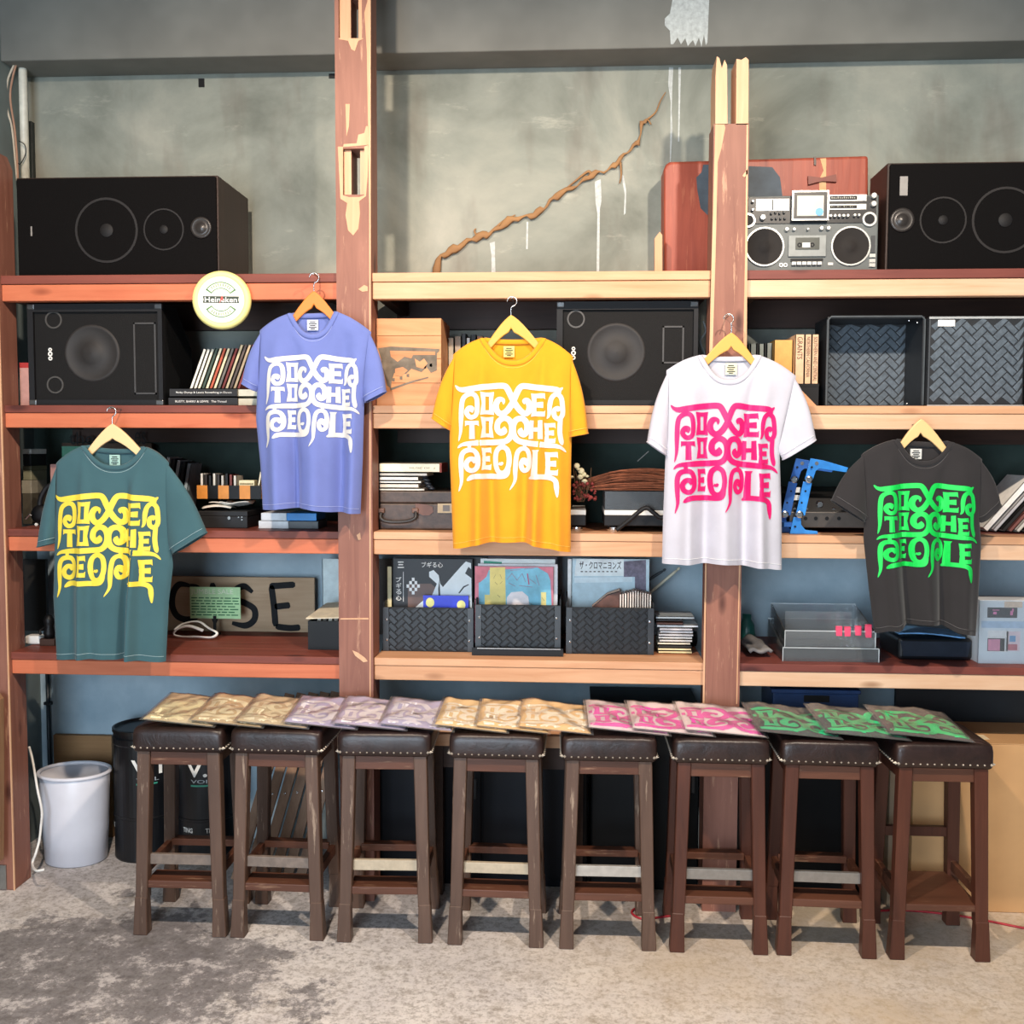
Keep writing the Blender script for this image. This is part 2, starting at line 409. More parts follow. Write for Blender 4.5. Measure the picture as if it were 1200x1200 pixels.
p1 = slot_post(-.868, -.74, 0, 3.75, [(Z(228), Z(174), X(410.5), X(421), X(402), X(427)), (Z(45), Z(-6), X(411), X(420), X(398), X(425))])
p2t = at(858, 70, PF).z
p2 = slot_post(.484, .608, 0, at(858, 145, PF).z, [])
def prong(poly): 
    q = [(at(x, y, PF).x, at(x, y, PF).z) for x, y in poly]
    return MB().prism(q, PF, PB).build('fork_prong', PALEWOOD, p2, world=True)
zc = at(858, 145, PF).z
prong([(838.3, 146), (852.5, 146), (852, 76), (849, 70), (846, 80), (843, 68), (840, 66), (838.5, 90)])
prong([(862.5, 146), (877, 146), (877.3, 70), (874, 67), (869, 70), (863, 69)])
def patch(par, poly):
    q = [(at(x, y, PF).x, at(x, y, PF).z) for x, y in poly]
    MB().prism(q, PF-.0016, PF+.001).build('bare_patch', PALEWOOD, par, world=True)
patch(p1, [(397,46),(402,47),(408,48),(412,58),(416,60),(420,48),(425,46),(426,45),(397,45)])
patch(p1, [(396,172),(402,172),(402,229),(409,231),(421,231),(427,229),(427,172),(432,170),(431,206),(429,230),(421,236),(422,250),(420,268),(414,276),(408,270),(405,252),(407,238),(399,233)])
patch(p1, [(418,168),(420,158),(427,156),(429,148),(431.5,148),(431.5,170),(402,172.5),(403,169)])
patch(p1, [(405,122),(410,122),(409,148),(406,160)])
patch(p1, [(431,0),(434.5,0),(434.5,850),(433.2,850),(432.6,240),(430,60),(427,15)])
patch(p1, [(420,339),(427,334),(431,336),(431,341),(425,342)])
patch(p1, [(418,627),(422,624),(423,632),(420,633)])
patch(p1, [(413,762),(420,765),(428,771),(431,775),(426,776),(416,768)])
patch(p1, [(399,724.5),(432,724),(432,726),(399,726)])
patch(p2, [(838.2,146),(849,146),(850,150),(845,175),(841,190),(838.5,300),(829,600),(825.5,825),(823.4,825),(829,500),(834,300)])
patch(p2, [(874.8,146),(876.6,146),(875,420),(866,720),(864,825),(862.6,825),(868,560),(873,300)])
patch(p2, [(870,206),(876,198),(876,204),(872,208)])
patch(p2, [(850,405),(861,404),(861,405.5),(850,407)][0:4])
# small pegs that carry the hangers
def peg(px, py, par=frame, Y=0.0):
    p = at(px, py, -.05); mb = MB(); mb.tube([(p.x, Y+.01, p.z), (p.x, -.088, p.z+.004)], .0028, 6)
    mb.build('peg', STEEL, par, world=True); return p
# ---------------------------------------------------------------- the lettering printed on every shirt
# drawn in units of the print, x to the right and y down
STROKES = [
 ([(45,118),(75,150),(120,163),(200,152),(340,132),(470,124),(510,145),(545,215),(580,290),(630,360),(672,388),(705,365),(712,310),(690,262),(662,268),(668,300)], 56, (1, 1)),
 ([(1012,140),(985,162),(940,158),(800,145),(670,126),(625,145),(590,215),(560,290),(510,365),(460,392),(420,360),(412,300),(440,255),(478,262),(480,302)], 56, (1, 1)),
 ([(185,372),(200,340),(168,338),(150,380),(180,422),(225,415),(246,370),(245,265),(222,212),(175,202),(125,235),(106,300),(100,440),(96,560),(78,655)], 44, (0, 1)),
 ([(180,160),(180,205)], 34, (0, 0)),
 ([(868,440),(888,400),(896,300),(915,235),(955,205),(995,235),(1008,310),(1008,400),(975,440),(938,415),(935,360),(965,340),(985,362)], 44, (1, 0)),
 ([(985,150),(978,215)], 30, (0, 0)),
 ([(990,440),(985,540),(990,610),(1008,692)], 44, (0, 1)),
 ([(468,528),(488,556),(455,572),(424,535),(432,470),(480,432),(530,450),(556,510),(550,590),(510,645),(440,660),(250,668),(120,682),(68,718)], 54, (0, 1)),
 ([(655,545),(632,560),(655,590),(686,560),(690,490),(655,440),(600,445),(568,500),(572,590),(612,645),(690,668),(850,688),(980,706),(1042,758)], 54, (0, 1)),
 ([(205,850),(225,825),(180,822),(148,862),(160,915),(210,930),(252,890),(254,800),(225,745),(175,735),(125,755),(102,810),(102,930),(104,1040),(80,1132)], 46, (0, 1)),
 ([(175,685),(178,738)], 34, (0, 0)),
 ([(438,862),(462,870),(470,848)], 26, (0, 1)),
 ([(412,880),(408,800),(425,735),(470,706),(515,735),(532,810),(525,890),(500,940),(465,955),(430,935),(412,880),(409,840)], 46, (0, 0)),
 ([(520,905),(510,960),(470,985),(330,985),(215,988),(152,1028)], 50, (0, 1)),
 ([(478,655),(474,715)], 30, (0, 0)),
 ([(668,690),(668,730)], 30, (0, 0)),
 ([(672,880),(692,850),(655,828),(636,880),(660,932),(702,905),(710,800),(690,735),(645,722),(608,755),(592,830),(586,930),(582,1030),(535,1118)], 42, (0, 1)),
 ([(706,1008),(760,990),(830,990),(900,1000),(945,1030),(955,1090),(962,1188)], 48, (1, 1)),
]
def _E(x0, y0, x1, y1, st=.38, arm=.2):
    w, h = x1-x0, y1-y0; a = h*arm; f = 6
    return [[(x0-f,y0-f),(x0+w*st,y0),(x0+w*st,y1),(x0-f,y1+f),(x0+4,(y0+y1)/2)],
            [(x0,y0),(x1,y0-f),(x1+4,y0+a*1.35),(x1-8,y0+a),(x0,y0+a)],
            [(x0,(y0+y1)/2-a*.5),(x1-w*.12,(y0+y1)/2-a*.7),(x1-w*.12,(y0+y1)/2+a*.7),(x0,(y0+y1)/2+a*.5)],
            [(x0,y1-a),(x1-8,y1-a),(x1+4,y1-a*1.35),(x1,y1+f),(x0,y1)]]
def _O(x0, y0, x1, y1):
    w, h = x1-x0, y1-y0; c = w*.36; a = h*.19
    return [[(x0-6,y0-6),(x0+c,y0),(x0+c,y1),(x0-6,y1+6),(x0+8,(y0+y1)/2)], [(x1+6,y0-6),(x1-8,(y0+y1)/2),(x1+6,y1+6),(x1-c,y1),(x1-c,y0)],
            [(x0,y0),(x1,y0),(x1-8,y0+a),(x0+8,y0+a)], [(x0+8,y1-a),(x1-8,y1-a),(x1,y1),(x0,y1)]]
BLOCKS = (_O(280,188,388,396) + _O(286,424,384,614) + _E(732,202,852,414) + _E(850,484,944,664) + _E(294,718,366,920) + _E(856,760,966,972)
  + [[(135,458),(262,458),(266,510),(248,498),(150,498),(136,512)], [(176,490),(224,490),(230,632),(174,632)]]
  + [[(714,452),(752,456),(748,630),(704,634)], [(790,456),(830,452),(834,634),(788,630)], [(740,522),(800,522),(800,562),(740,562)]]
  + [[(736,735),(800,735),(788,760),(784,985),(722,1005),(744,760)]])
def ribbon2d(pts, wd, tap):
    P = catmull(pts, 5); n = len(P); out = []
    for i, p in enumerate(P):
        t = (P[min(i+1, n-1)]-P[max(i-1, 0)]); t = t.normalized() if t.length else Vector((1, 0, 0))
        q = Vector((-t.y, t.x, 0)); h = wd/2
        fr = i/(n-1); L = .16
        if tap[0] and fr < L: h *= max(.04, (fr/L)**.6)
        if tap[1] and fr > 1-L: h *= max(.04, ((1-fr)/L)**.6)
        out.append((p+q*h, p, p-q*h))
    return out
def split_poly(poly, n=6):
    """fan-free subdivision: cut a polygon into horizontal slices so that it can follow cloth"""
    bm = bmesh.new(); vs = [bm.verts.new((x, y, 0)) for x, y in poly]; bm.faces.new(vs)
    ys = [y for _, y in poly]; y0, y1 = min(ys), max(ys)
    for k in range(1, n):
        y = y0+(y1-y0)*k/n
        bmesh.ops.bisect_plane(bm, geom=bm.verts[:]+bm.edges[:]+bm.faces[:], plane_co=(0, y, 0), plane_no=(0, 1, 0))
    xs = [x for x, _ in poly]; x0, x1 = min(xs), max(xs); nx = max(2, int((x1-x0)/22))
    for k in range(1, nx):
        bmesh.ops.bisect_plane(bm, geom=bm.verts[:]+bm.edges[:]+bm.faces[:], plane_co=(x0+(x1-x0)*k/nx, 0, 0), plane_no=(1, 0, 0))
    bm.verts.index_update()
    r = [(v.co.x, v.co.y) for v in bm.verts], [tuple(v.index for v in f.verts) for f in bm.faces]
    bm.free(); return r
_PRINT = None
def print_geo():
    """the whole print once, as 2-D vertices and faces"""
    global _PRINT
    if _PRINT is None:
        V, Fc = [], []
        for pts, wd, tap in STROKES:
            rb = ribbon2d(pts, wd, tap); o = len(V)
            for a, b, c in rb: V += [(a.x, a.y), (b.x, b.y), (c.x, c.y)]
            for i in range(len(rb)-1):
                k = o+3*i; Fc += [(k, k+1, k+4, k+3), (k+1, k+2, k+5, k+4)]
        for poly in BLOCKS:
            vv, ff = split_poly(poly); o = len(V); V += vv; Fc += [tuple(i+o for i in f) for f in ff]
        _PRINT = (V, Fc)
    return _PRINT
def drape(tree, x, z, dflt, off=.0024):
    h = tree.ray_cast(Vector((x, -1, z)), Vector((0, 1, 0)))
    return (h[0].y if h[0] is not None else dflt)-off

def cloth(name, hx, hx2=None):
    n = N(name); c = lin(hx); v = n.coord((1, 1, 1))
    col = n.ramp(n.noise(v, 9, 4), [(.3, shade(c, .93)), (.7, shade(c, 1.05))])
    n.bump(n.noise(v, 420, 2), .12, .001)
    n.b.inputs['Sheen Weight'].default_value = .15
    return n.fin(col, .9, 0, .15)
WOODH = {}
def hanger(px, py, lpx, rpx, npy, Y, hx, label, hook_px, inner=17, hook=True):
    """wooden wishbone hanger: apex at px,py ; arms leave the collar at lpx / rpx on row npy"""
    a = at(px, py, Y); l = at(lpx, npy, Y); r = at(rpx, npy, Y); ia = at(px, py+inner, Y)
    t = thing('coat_hanger', label, 'hanger', (a.x, Y, l.z-.03), group='wooden coat hangers')
    def side(s, e):
        dx = e.x-a.x; dz = e.z-a.z; k = 1.34
        up = [(a.x+dx*f, a.z+dz*(f**1.32)) for f in (.12, .3, .5, .75, 1, 1.18, k)]
        th = [.056, .052, .047, .042, .036, .028, .018]
        lo = [(x, z-h) for (x, z), h in zip(up, th)]
        return up, lo
    ul, ll = side(-1, l); ur, lr = side(1, r)
    poly = ul[::-1] + [(a.x, a.z+.001)] + ur + lr[::-1] + [(a.x, min(ia.z, a.z-.046))] + ll
    m = WOODH.setdefault(hx, wood('hanger_wood_'+hx[1:], hx, hx, 0, .4, knots=False))
    MB().prism(poly, Y-.0065, Y+.0065).build('wooden_arms', m, t, world=True, bevel=.003)
    if hook:
        hp = at(*hook_px, Y); R = .017
        pts = [(a.x, Y, a.z-.01), (a.x, Y, hp.z-2.3*R)]
        for k in range(13):
            an = -PI/2+.5 + (k/12)*4.2
            pts.append((hp.x+R*math.cos(an), Y, hp.z-R+R*math.sin(an)))
        MB().tube(catmull(pts, 3), .0022, 6).build('hook', CHROME, t, world=True, smooth=True)
        MB().tube([(hp.x, .012, hp.z-.0052), (hp.x, Y-.012, hp.z-.0052)], .0022, 6).build('peg', STEEL, frame, world=True)
    return t

def tshirt(label, hx, phx, SL, SR, NL, NR, nd, bd, left, right, hem, slL, slR, pbox, folds, Y, stitch, tagbox, hemdx=0, taghx='#ddd9b8'):
    """SL,SR shoulder tips; NL,NR collar points; nd / bd front and back neckline drop in px; left / right: side edge
       pixels from armpit to hem; hem: list of (u, dy); slL / slR = (outer cuff, inner cuff); all in pixels on plane Y"""
    w2 = lambda p: (at(p[0], p[1], Y).x, at(p[0], p[1], Y).z)
    sl, sr, nl, nr = w2(SL), w2(SR), w2(NL), w2(NR)
    pxm = 3.65/1200
    Lp = [w2(p) for p in left][::-1] + [sl]; Rp = [w2(p) for p in right][::-1] + [sr]
    root = thing('t_shirt', label, 't-shirt', ((sl[0]+sr[0])/2, Y, min(Lp[0][1], Rp[0][1])), group='t-shirts hung on the shelving')
    un0 = (nl[0]-sl[0])/(sr[0]-sl[0]); un1 = (nr[0]-sl[0])/(sr[0]-sl[0])
    def topc(u, drop):
        if u <= un0: k = u/un0; return (sl[0]+(nl[0]-sl[0])*k, sl[1]+(nl[1]-sl[1])*k + .008*math.sin(PI*k))
        if u >= un1: k = (1-u)/(1-un1); return (sr[0]+(nr[0]-sr[0])*k, sr[1]+(nr[1]-sr[1])*k + .008*math.sin(PI*k))
        k = (u-un0)/(un1-un0); return (nl[0]+(nr[0]-nl[0])*k, nl[1]+(nr[1]-nl[1])*k - drop*pxm*(1-abs(2*k-1)**2.4))
    def hemc(u):
        d = 0
        for (ua, da), (ub, db) in zip(hem, hem[1:]):
            if ua <= u <= ub: k = (u-ua)/(ub-ua); k = k*k*(3-2*k); d = da+(db-da)*k
        a, b = Lp[0], Rp[0]; return (a[0]+(b[0]-a[0])*u, a[1]+(b[1]-a[1])*u - d*pxm)
    def patchf(drop):
        def f(u, v):
            b, t, l, r = hemc(u), topc(u, drop), interp(Lp, v), interp(Rp, v)
            c00, c10, c01, c11 = Lp[0], Rp[0], sl, sr
            return tuple((1-v)*b[i]+v*t[i]+(1-u)*l[i]+u*r[i]-((1-u)*(1-v)*c00[i]+u*(1-v)*c10[i]+(1-u)*v*c01[i]+u*v*c11[i]) for i in (0, 1))
        return f
    ff, fb = patchf(nd), patchf(bd)
    def D(u, v): return (.013+.022*(1-v)**.6)*max(0, 1-abs(2*u-1)**5)**.5
    def fold(u, v):
        s = 0
        for uc, amp, wd, drift in folds:
            s += 2.4*amp*math.exp(-((u-uc-drift*v)/wd)**2)*max(0, 1-v*1.08)**.55
        s += .0022*math.sin(9*u+5*v)*math.sin(7*v+3*u)
        return s*max(0, 1-abs(2*u-1)**6)
    NU, NV = 64, 44
    def front(u, v):
        x, z = ff(u, v); return (x, Y-D(u, v)-fold(u, v), z)
    def back(u, v):
        x, z = fb(u, v); return (x, Y+D(u, v)*.8-.5*fold(u, v), z)
    mt = cloth('cloth_'+hx[1:], hx)
    mb = MB(); mb.grid(front, NU, NV)
    fv, fcs = list(mb.v), list(mb.f)
    o = len(mb.v); mb.grid(back, NU, NV)
    tr = NV*(NU+1)
    for i in range(NU):
        uu = (i+.5)/NU
        if uu < un0 or uu > un1: mb.f.append((tr+i, tr+i+1, o+tr+i+1, o+tr+i))
    body = mb.build('body', mt, root, world=True, smooth=True)
    tree = BVHTree.FromPolygons([Vector(p) for p in fv], fcs)
    # sleeves
    for s, (tip, pit, (co, ci)) in enumerate(((sl, w2(left[0]), slL), (sr, w2(right[0]), slR))):
        co, ci = Vector((w2(co)[0], 0, w2(co)[1])), Vector((w2(ci)[0], 0, w2(ci)[1]))
        t3, p3 = Vector((tip[0], 0, tip[1])), Vector((pit[0], 0, pit[1]))
        sgn = -1 if s == 0 else 1
        t3 = t3+Vector((-sgn*.006, 0, -.003)); p3 = p3+Vector((-sgn*.006, 0, 0))
        sm = MB(); n = 28; rows = 12; vs = []; fs = []
        for j in range(rows+1):
            v = j/rows
            oo = t3.lerp(co, v) + Vector((sgn*.010*math.sin(PI*v), 0, .010*math.sin(PI*v)))
            ii = p3.lerp(ci, v)
            c = (oo+ii)/2; hw = (oo-ii)/2
            dep = .012+.022*v**.7
            for k in range(n):
                a = 2*PI*k/n
                rip = 1+.14*math.sin(3*a+2*v+s)*v
                p = c+hw*math.cos(a); vs.append((p.x, Y-.002+dep*math.sin(a)*rip, p.z))
        for j in range(rows):
            for k in range(n): fs.append((j*n+k, j*n+(k+1) % n, (j+1)*n+(k+1) % n, (j+1)*n+k))
        sm.add(vs, fs); slv = sm.build('sleeve', mt, root, world=True, smooth=True)
        # turned cuff hem
        last = [Vector(vs[rows*n+k]) for k in range(n)]; dirv = ((co+ci)/2-(t3+p3)/2).normalized()
        MB().tube([p-dirv*.001 for p in last], .0026, 5, closed=True).build('cuff_hem', mt, slv, world=True, smooth=True)
        st = [p-dirv*.02 + Vector((0, -.0024 if p.y < Y else .0024, 0)) for p in last]
        MB().tube(st, .0009, 4, closed=True).build('stitching', stitch, slv, world=True)
    # ribbed collar, all the way round the neck opening
    cp = []
    for k in range(25):
        u = un0+(un1-un0)*k/24; x, z = topc(u, nd); cp.append(Vector((x, Y-D(u, 1)-fold(u, 1)-.003, z-.004)))
    bp = []
    for k in range(1, 24):
        u = un1+(un0-un1)*k/24; x, z = topc(u, bd); bp.append(Vector((x, Y+D(u, 1)*.8-.003, z-.004)))
    MB().tube(cp+bp, .0095, 8, closed=True, flat=.42, upv=(0, 1, 0)).build('collar', mt, root, world=True, smooth=True)
    sp = [p+Vector((0, -.0015, -.0165)) for p in cp]
    MB().tube([Vector((p.x, drape(tree, p.x, p.z, p.y, .0006), p.z)) for p in sp], .0009, 4).build('stitching', stitch, root, world=True)
    # hem stitching
    hp = []
    for k in range(65):
        u = .01+.98*k/64; x, y, z = front(u, .028); hp.append((x, y-.0009, z))
    MB().tube(hp, .0009, 4).build('stitching', stitch, root, world=True)
    # woven neck label on the inside of the back panel
    x0, y0, x1, y1 = tagbox
    a, b = w2((x0, y1)), w2((x1, y0))
    lb = MB().box(a[0], b[0], Y+.0035, Y+.0045, a[1], b[1]).build('neck_label', M(taghx, .8), root, world=True)
    cx, cz, h = (a[0]+b[0])/2, (a[1]+b[1])/2, (b[1]-a[1])
    mk = MB()
    for dz, wd in ((.3, .5), (.12, .7), (-.05, .5), (-.22, .7), (-.36, .4)):
        mk.box(cx-wd*(b[0]-a[0])/2, cx+wd*(b[0]-a[0])/2, Y+.0026, Y+.0036, cz+dz*h-.0016, cz+dz*h+.0016)
    mk.build('label_print', BLACK, lb, world=True)
    # the print
    V, Fc = print_geo(); px0, py0, px1, py1 = pbox; pm = MB(); vs = []
    for (x, y) in V:
        k = (x-45)/1000; j = (y-95)/1095
        q = w2((px0+(px1-px0)*k, py0+(py1-py0)*j)); vs.append((q[0], drape(tree, q[0], q[1], Y-.03), q[1]))
    pm.add(vs, Fc); pm.build('print', M(phx, .6, .06, 30), root, world=True)
    return root
# ---------------------------------------------------------------- hung t-shirts
YS = -.088
STW = M('#9fb7ba', .8); STB = M('#a9b2dd', .8); STY = M('#f6c75a', .8); STN = M('#f6f6f6', .8); STG = M('#5a5757', .8)
tshirt('dark teal t-shirt with yellow lettering hanging at the far left', '#3f5f66', '#f2d545', (65.8,543), (198,542), (100,522), (171,523.5), 25, 5,
       [(64.5,618),(62.5,701),(66.6,772)], [(200,640),(203,662),(198,704),(194.5,775)], [(0,0),(.35,-4),(.6,-3),(.66,-4),(1,0)],
       ((45,641),(64,636)), ((243,624),(203,649)), (66.6,577,192,706),
       [(.28,.016,.05,0),(.45,.008,.1,0),(.64,-.018,.035,0),(.71,.02,.05,0)], YS, STW, (128,533,140,545.6), taghx='#9fc2b8')
hanger(131.8, 496.7, 105, 163.4, 524.5, YS, '#ecc995', 'pale wooden hanger carrying the dark teal t-shirt', (130.4, 477))
tshirt('periwinkle blue t-shirt with white lettering hung beside the first post', '#6c79b6', '#dcd8d0', (304.5,387.5), (435,389), (341,367.5), (395,365.5), 27, 2,
       [(301.5,454),(300,491),(305,542.5),(308,597)], [(427,463),(425,542),(422.5,602)], [(0,0),(.4,-4),(.75,-1),(1,0)],
       ((284,449.5),(300.5,458.6)), ((453,459),(428,472)), (312,416,423,531),
       [(.18,.016,.08,0),(.36,-.018,.05,0),(.56,.018,.11,0),(.8,-.02,.06,0),(.93,.012,.05,0)], YS, STB, (359.7,374.6,372.6,387), taghx='#d9dbe6')
hanger(368, 341.5, 344.4, 392.7, 368.5, YS, '#d97f30', 'orange wooden hanger carrying the periwinkle blue t-shirt', (368, 320), 14)
tshirt('mustard yellow t-shirt with white lettering in the middle of the row', '#ea9c24', '#e2ddd4', (531,415.6), (671.5,418), (565.6,396.4), (637,396.4), 28, 3,
       [(527,499),(527,532),(531,642.5)], [(670,500),(668.8,573.8),(668.8,646.6)], [(0,0),(.35,-9),(.6,-10),(.8,-4),(1,0)],
       ((506,490),(527,504)), ((689.4,508),(668,512)), (534,449,664,583),
       [(.22,.014,.05,.05),(.34,-.014,.05,0),(.6,-.012,.05,.05),(.69,.018,.05,.08),(.9,.012,.05,0)], YS, STY, (590,405.5,602.8,418.4), taghx='#e6d27a')
hanger(599, 369.4, 574, 628, 398, YS, '#dca744', 'golden wooden hanger carrying the mustard yellow t-shirt', (600, 347.7), 15)
tshirt('white t-shirt with hot pink lettering hung over the second post', '#c0bfc9', '#e00f6a', (781,434), (933,441), (819.8,416.4), (888.6,416.4), 30, 3,
       [(780,530),(777,607.6),(775.8,660)], [(913.5,528),(916,607.6),(916,667.6)], [(0,0),(.5,-4),(.8,-2),(1,0)],
       ((758,518),(781,534)), ((956,515.4),(917,539)), (785.6,472,910.6,608.6),
       [(.2,.014,.06,0),(.35,-.013,.05,0),(.5,.016,.08,0),(.68,-.015,.05,0),(.8,.016,.06,0)], YS-.01, STN, (850,425.5,863.8,439))
hanger(857, 390, 828.6, 881, 416.5, YS-.01, '#e0a352', 'light wooden hanger carrying the white t-shirt', (854, 368), 16)
tshirt('charcoal t-shirt with bright green lettering hanging at the far right', '#2f2d2e', '#0fcf52', (1009,533), (1151,538.5), (1049,515), (1113.7,517.8), 25, 3,
       [(1013,607),(1011.7,630),(1018,689.6),(1024.6,741)], [(1148,612),(1150,638),(1147,689.6),(1143.5,744.4)], [(0,0),(.15,-4),(.3,-11),(.5,-13),(.65,-11),(.8,-4),(1,0)],
       ((974,586),(1013,611.6)), ((1172,591.4),(1149,612)), (1022,565.6,1142,682),
       [(.2,.014,.06,0),(.33,-.017,.05,0),(.5,.014,.08,0),(.66,-.017,.05,0),(.85,.015,.08,0)], YS, STG, (1067,526,1080.7,538), taghx='#c9c9c4')
hanger(1079, 491, 1054.8, 1105, 519, YS, '#e3bd84', 'blond wooden hanger without visible hook carrying the charcoal t-shirt', (1079, 492), 16, hook=False)
p = at(1079, 497, YS); MB().tube([(p.x, .012, p.z), (p.x, YS+.0085, p.z)], .003, 6).build('peg', STEEL, frame, world=True)

# ---------------------------------------------------------------- bar stools
def leather():
    n = N('dark_brown_leather'); v = n.coord((1, 1, 1))
    f = n.noise(v, 14, 6, .7, .6)
    n.bump(f, .35, .006)
    return n.fin(n.ramp(f, [(.3, lin('#1b1110')), (.7, lin('#33221e'))]), .36, 0, .5)
LEATH = leather()
LEGW = [wood('stool_wood_scuffed', '#695042', '#3d2a20', 2, .5, knots=False, wear='#a08a76'), wood('stool_wood_red', '#5c3324', '#361a12', 2, .45, knots=False)]
STRW = wood('stool_stretcher', '#6b4230', '#3d2318', 0, .5, knots=False, wear='#94725a')
KICK = M('#b9aa92', .5, .12, 40)
BRASS = M('#e0d6c6', .3, .05, metal=.5)
SW, SD, SH = .325, .30, .735
KICKS = [M('#7a6c62', .5, .2, 40), KICK, M('#b5b0a8', .4, .12, 40, metal=.3), M('#8f8b86', .35, .1, 40, metal=.5)]
def make_stool(label, loc, rz, shelf=False, red=False, kick=1):
    t = thing('bar_stool', label, 'stool', loc, rz, 'bar stools in a row')
    wm = LEGW[1 if red else 0]
    # origin under the seat centre; front is -y
    hw, hd = SW/2, SD/2
    # padded seat: rounded box with a soft crown
    def seatf():
        mb = MB(); prof = [(0.0, .652, .006), (.4, .656, .002), (.5, .67, 0), (.6, .708, .0005), (.8, .724, .003), (1, .732, .009), (1.1, .736, .03), (1.2, .738, .09)]
        n = 40; vs = []; fs = []
        for _, z, ins in prof:
            for k in range(n):
                a = 2*PI*(k+.5)/n; ca, sa = math.cos(a), math.sin(a); e = .13
                x = math.copysign(abs(ca)**e, ca)*(hw-ins); y = math.copysign(abs(sa)**e, sa)*(hd-ins)
                vs.append((x, y, z-.0015*math.sin(5*a)))
        for i in range(len(prof)-1):
            for k in range(n): fs.append((i*n+k, i*n+(k+1) % n, (i+1)*n+(k+1) % n, (i+1)*n+k))
        fs += [tuple(range(n-1, -1, -1)), tuple(range((len(prof)-1)*n, len(prof)*n))]
        return mb.add(vs, fs)
    seat = seatf().build('seat', LEATH, t, smooth=True)
    nb = MB()
    for k in range(14):
        for (x, y, ax) in ((-hw+.012+k*(SW-.024)/13, -hd+.006, 0), (-hw+.006, -hd+.012+k*(SD-.024)/13, 1), (hw-.006, -hd+.012+k*(SD-.024)/13, 1)):
            s = .0068; sg = -1 if (ax == 0 or x < 0) else 1
            if ax == 0: nb.add([(x-s, y, .667), (x, y, .667-s), (x+s, y, .667), (x, y, .667+s), (x, y-.012, .667)], [(0,1,4),(1,2,4),(2,3,4),(3,0,4)])
            else: nb.add([(x, y-s, .667), (x, y, .667-s), (x, y+s, .667), (x, y, .667+s), (x+sg*.012, y, .667)], [(0,1,4),(1,2,4),(2,3,4),(3,0,4)])
    nb.build('nailhead_trim', BRASS, seat, kind='stuff')
    tx, ty, fx, fy = hw-.040, hd-.034, hw-.023, hd-.018
    def lp(sx, sy, z):
        k = 1-z/.655; return Vector((sx*(tx+(fx-tx)*k), sy*(ty+(fy-ty)*k), z))
    for sx in (-1, 1):
        for sy in (-1, 1):
            mb = MB()
            mb.beam(lp(sx, sy, .654), lp(sx, sy, .125), .045, .043, .041, .04, (0, 1, 0))
            mb.beam(lp(sx, sy, .135)+Vector((sx*.002, sy*.002, 0)), lp(sx, sy, 0)+Vector((sx*.001, 0, 0)), .041, .040, .050, .046, (0, 1, 0))
            mb.build('leg', wm, t, bevel=.0025, seg=1)
    for sy in (-1, 1):
        a, b = lp(-1, sy, .625), lp(1, sy, .625)
        MB().box(a.x+.012, b.x-.012, a.y-.011, a.y+.011, .602, .654).build('apron', STRW, t, bevel=.002)
    for sx in (-1, 1):
        a = lp(sx, -1, .625); MB().box(a.x-.011, a.x+.011, a.y+.012, -a.y-.012, .602, .654).build('apron', wm, t)
        q = lp(sx, -1, .22); r = lp(sx, 1, .22)
        MB().box(q.x-.010, q.x+.010, q.y+.012, r.y-.012, .205, .24).build('stretcher', STRW, t, bevel=.002)
    q = lp(-1, -1, .19)
    if not shelf:
        MB().box(q.x+.012, -q.x-.012, q.y-.012, q.y+.085, .165, .192).build('foot_rest', STRW, t, bevel=.003)
        q2 = lp(-1, -1, .26); MB().box(q2.x+.012, -q2.x-.012, q2.y+.004, q2.y+.02, .243, .28).build('kick_strip', KICKS[kick], t, bevel=.002)
        r = lp(-1, 1, .24); MB().box(r.x+.012, -r.x-.012, r.y-.03, r.y+.011, .225, .25).build('stretcher', STRW, t, bevel=.002)
    else:
        r = lp(-1, 1, .2)
        MB().box(q.x+.004, -q.x-.004, q.y-.014, r.y+.012, .165, .188).build('foot_shelf', STRW, t, bevel=.003)
        r = lp(-1, 1, .34); MB().box(r.x+.012, -r.x-.012, r.y-.011, r.y+.011, .325, .36).build('stretcher', wm, t, bevel=.002)
    return t
SNAMES = ['scuffed bar stool in front of the black drums, leftmost of the row', 'scuffed bar stool in front of the leaning wooden slats, second from left',
          'bar stool third from left, under the lavender bagged shirts', 'bar stool fourth from left, under the cream bagged shirts',
          'bar stool fifth from left, where cream bags meet pink bags', 'bar stool under the pink bagged shirts, in front of the second post',
          'bar stool second from right, beside the one with the foot shelf', 'reddish bar stool with a full wooden foot shelf beside the cardboard box']
SPX = [(211, 1094), (326, 1101), (449, 1102), (581, 1107), (711, 1113), (842, 1117), (969, 1119), (1100, 1121)]
STOOLS = []
for i, (px, py) in enumerate(SPX):
    p = atz(px, py, 0)
    yf = -.335
    x = at(px, py, yf).x
    STOOLS.append((x, yf+SD/2-.006))
    make_stool(SNAMES[i], (x, yf+SD/2-.006, 0), [.01, -.015, .04, -.01, .02, .0, -.02, .01][i], shelf=(i == 7), red=(i >= 5), kick=[0, 0, 1, 1, 2, 3, 3, 3][i])

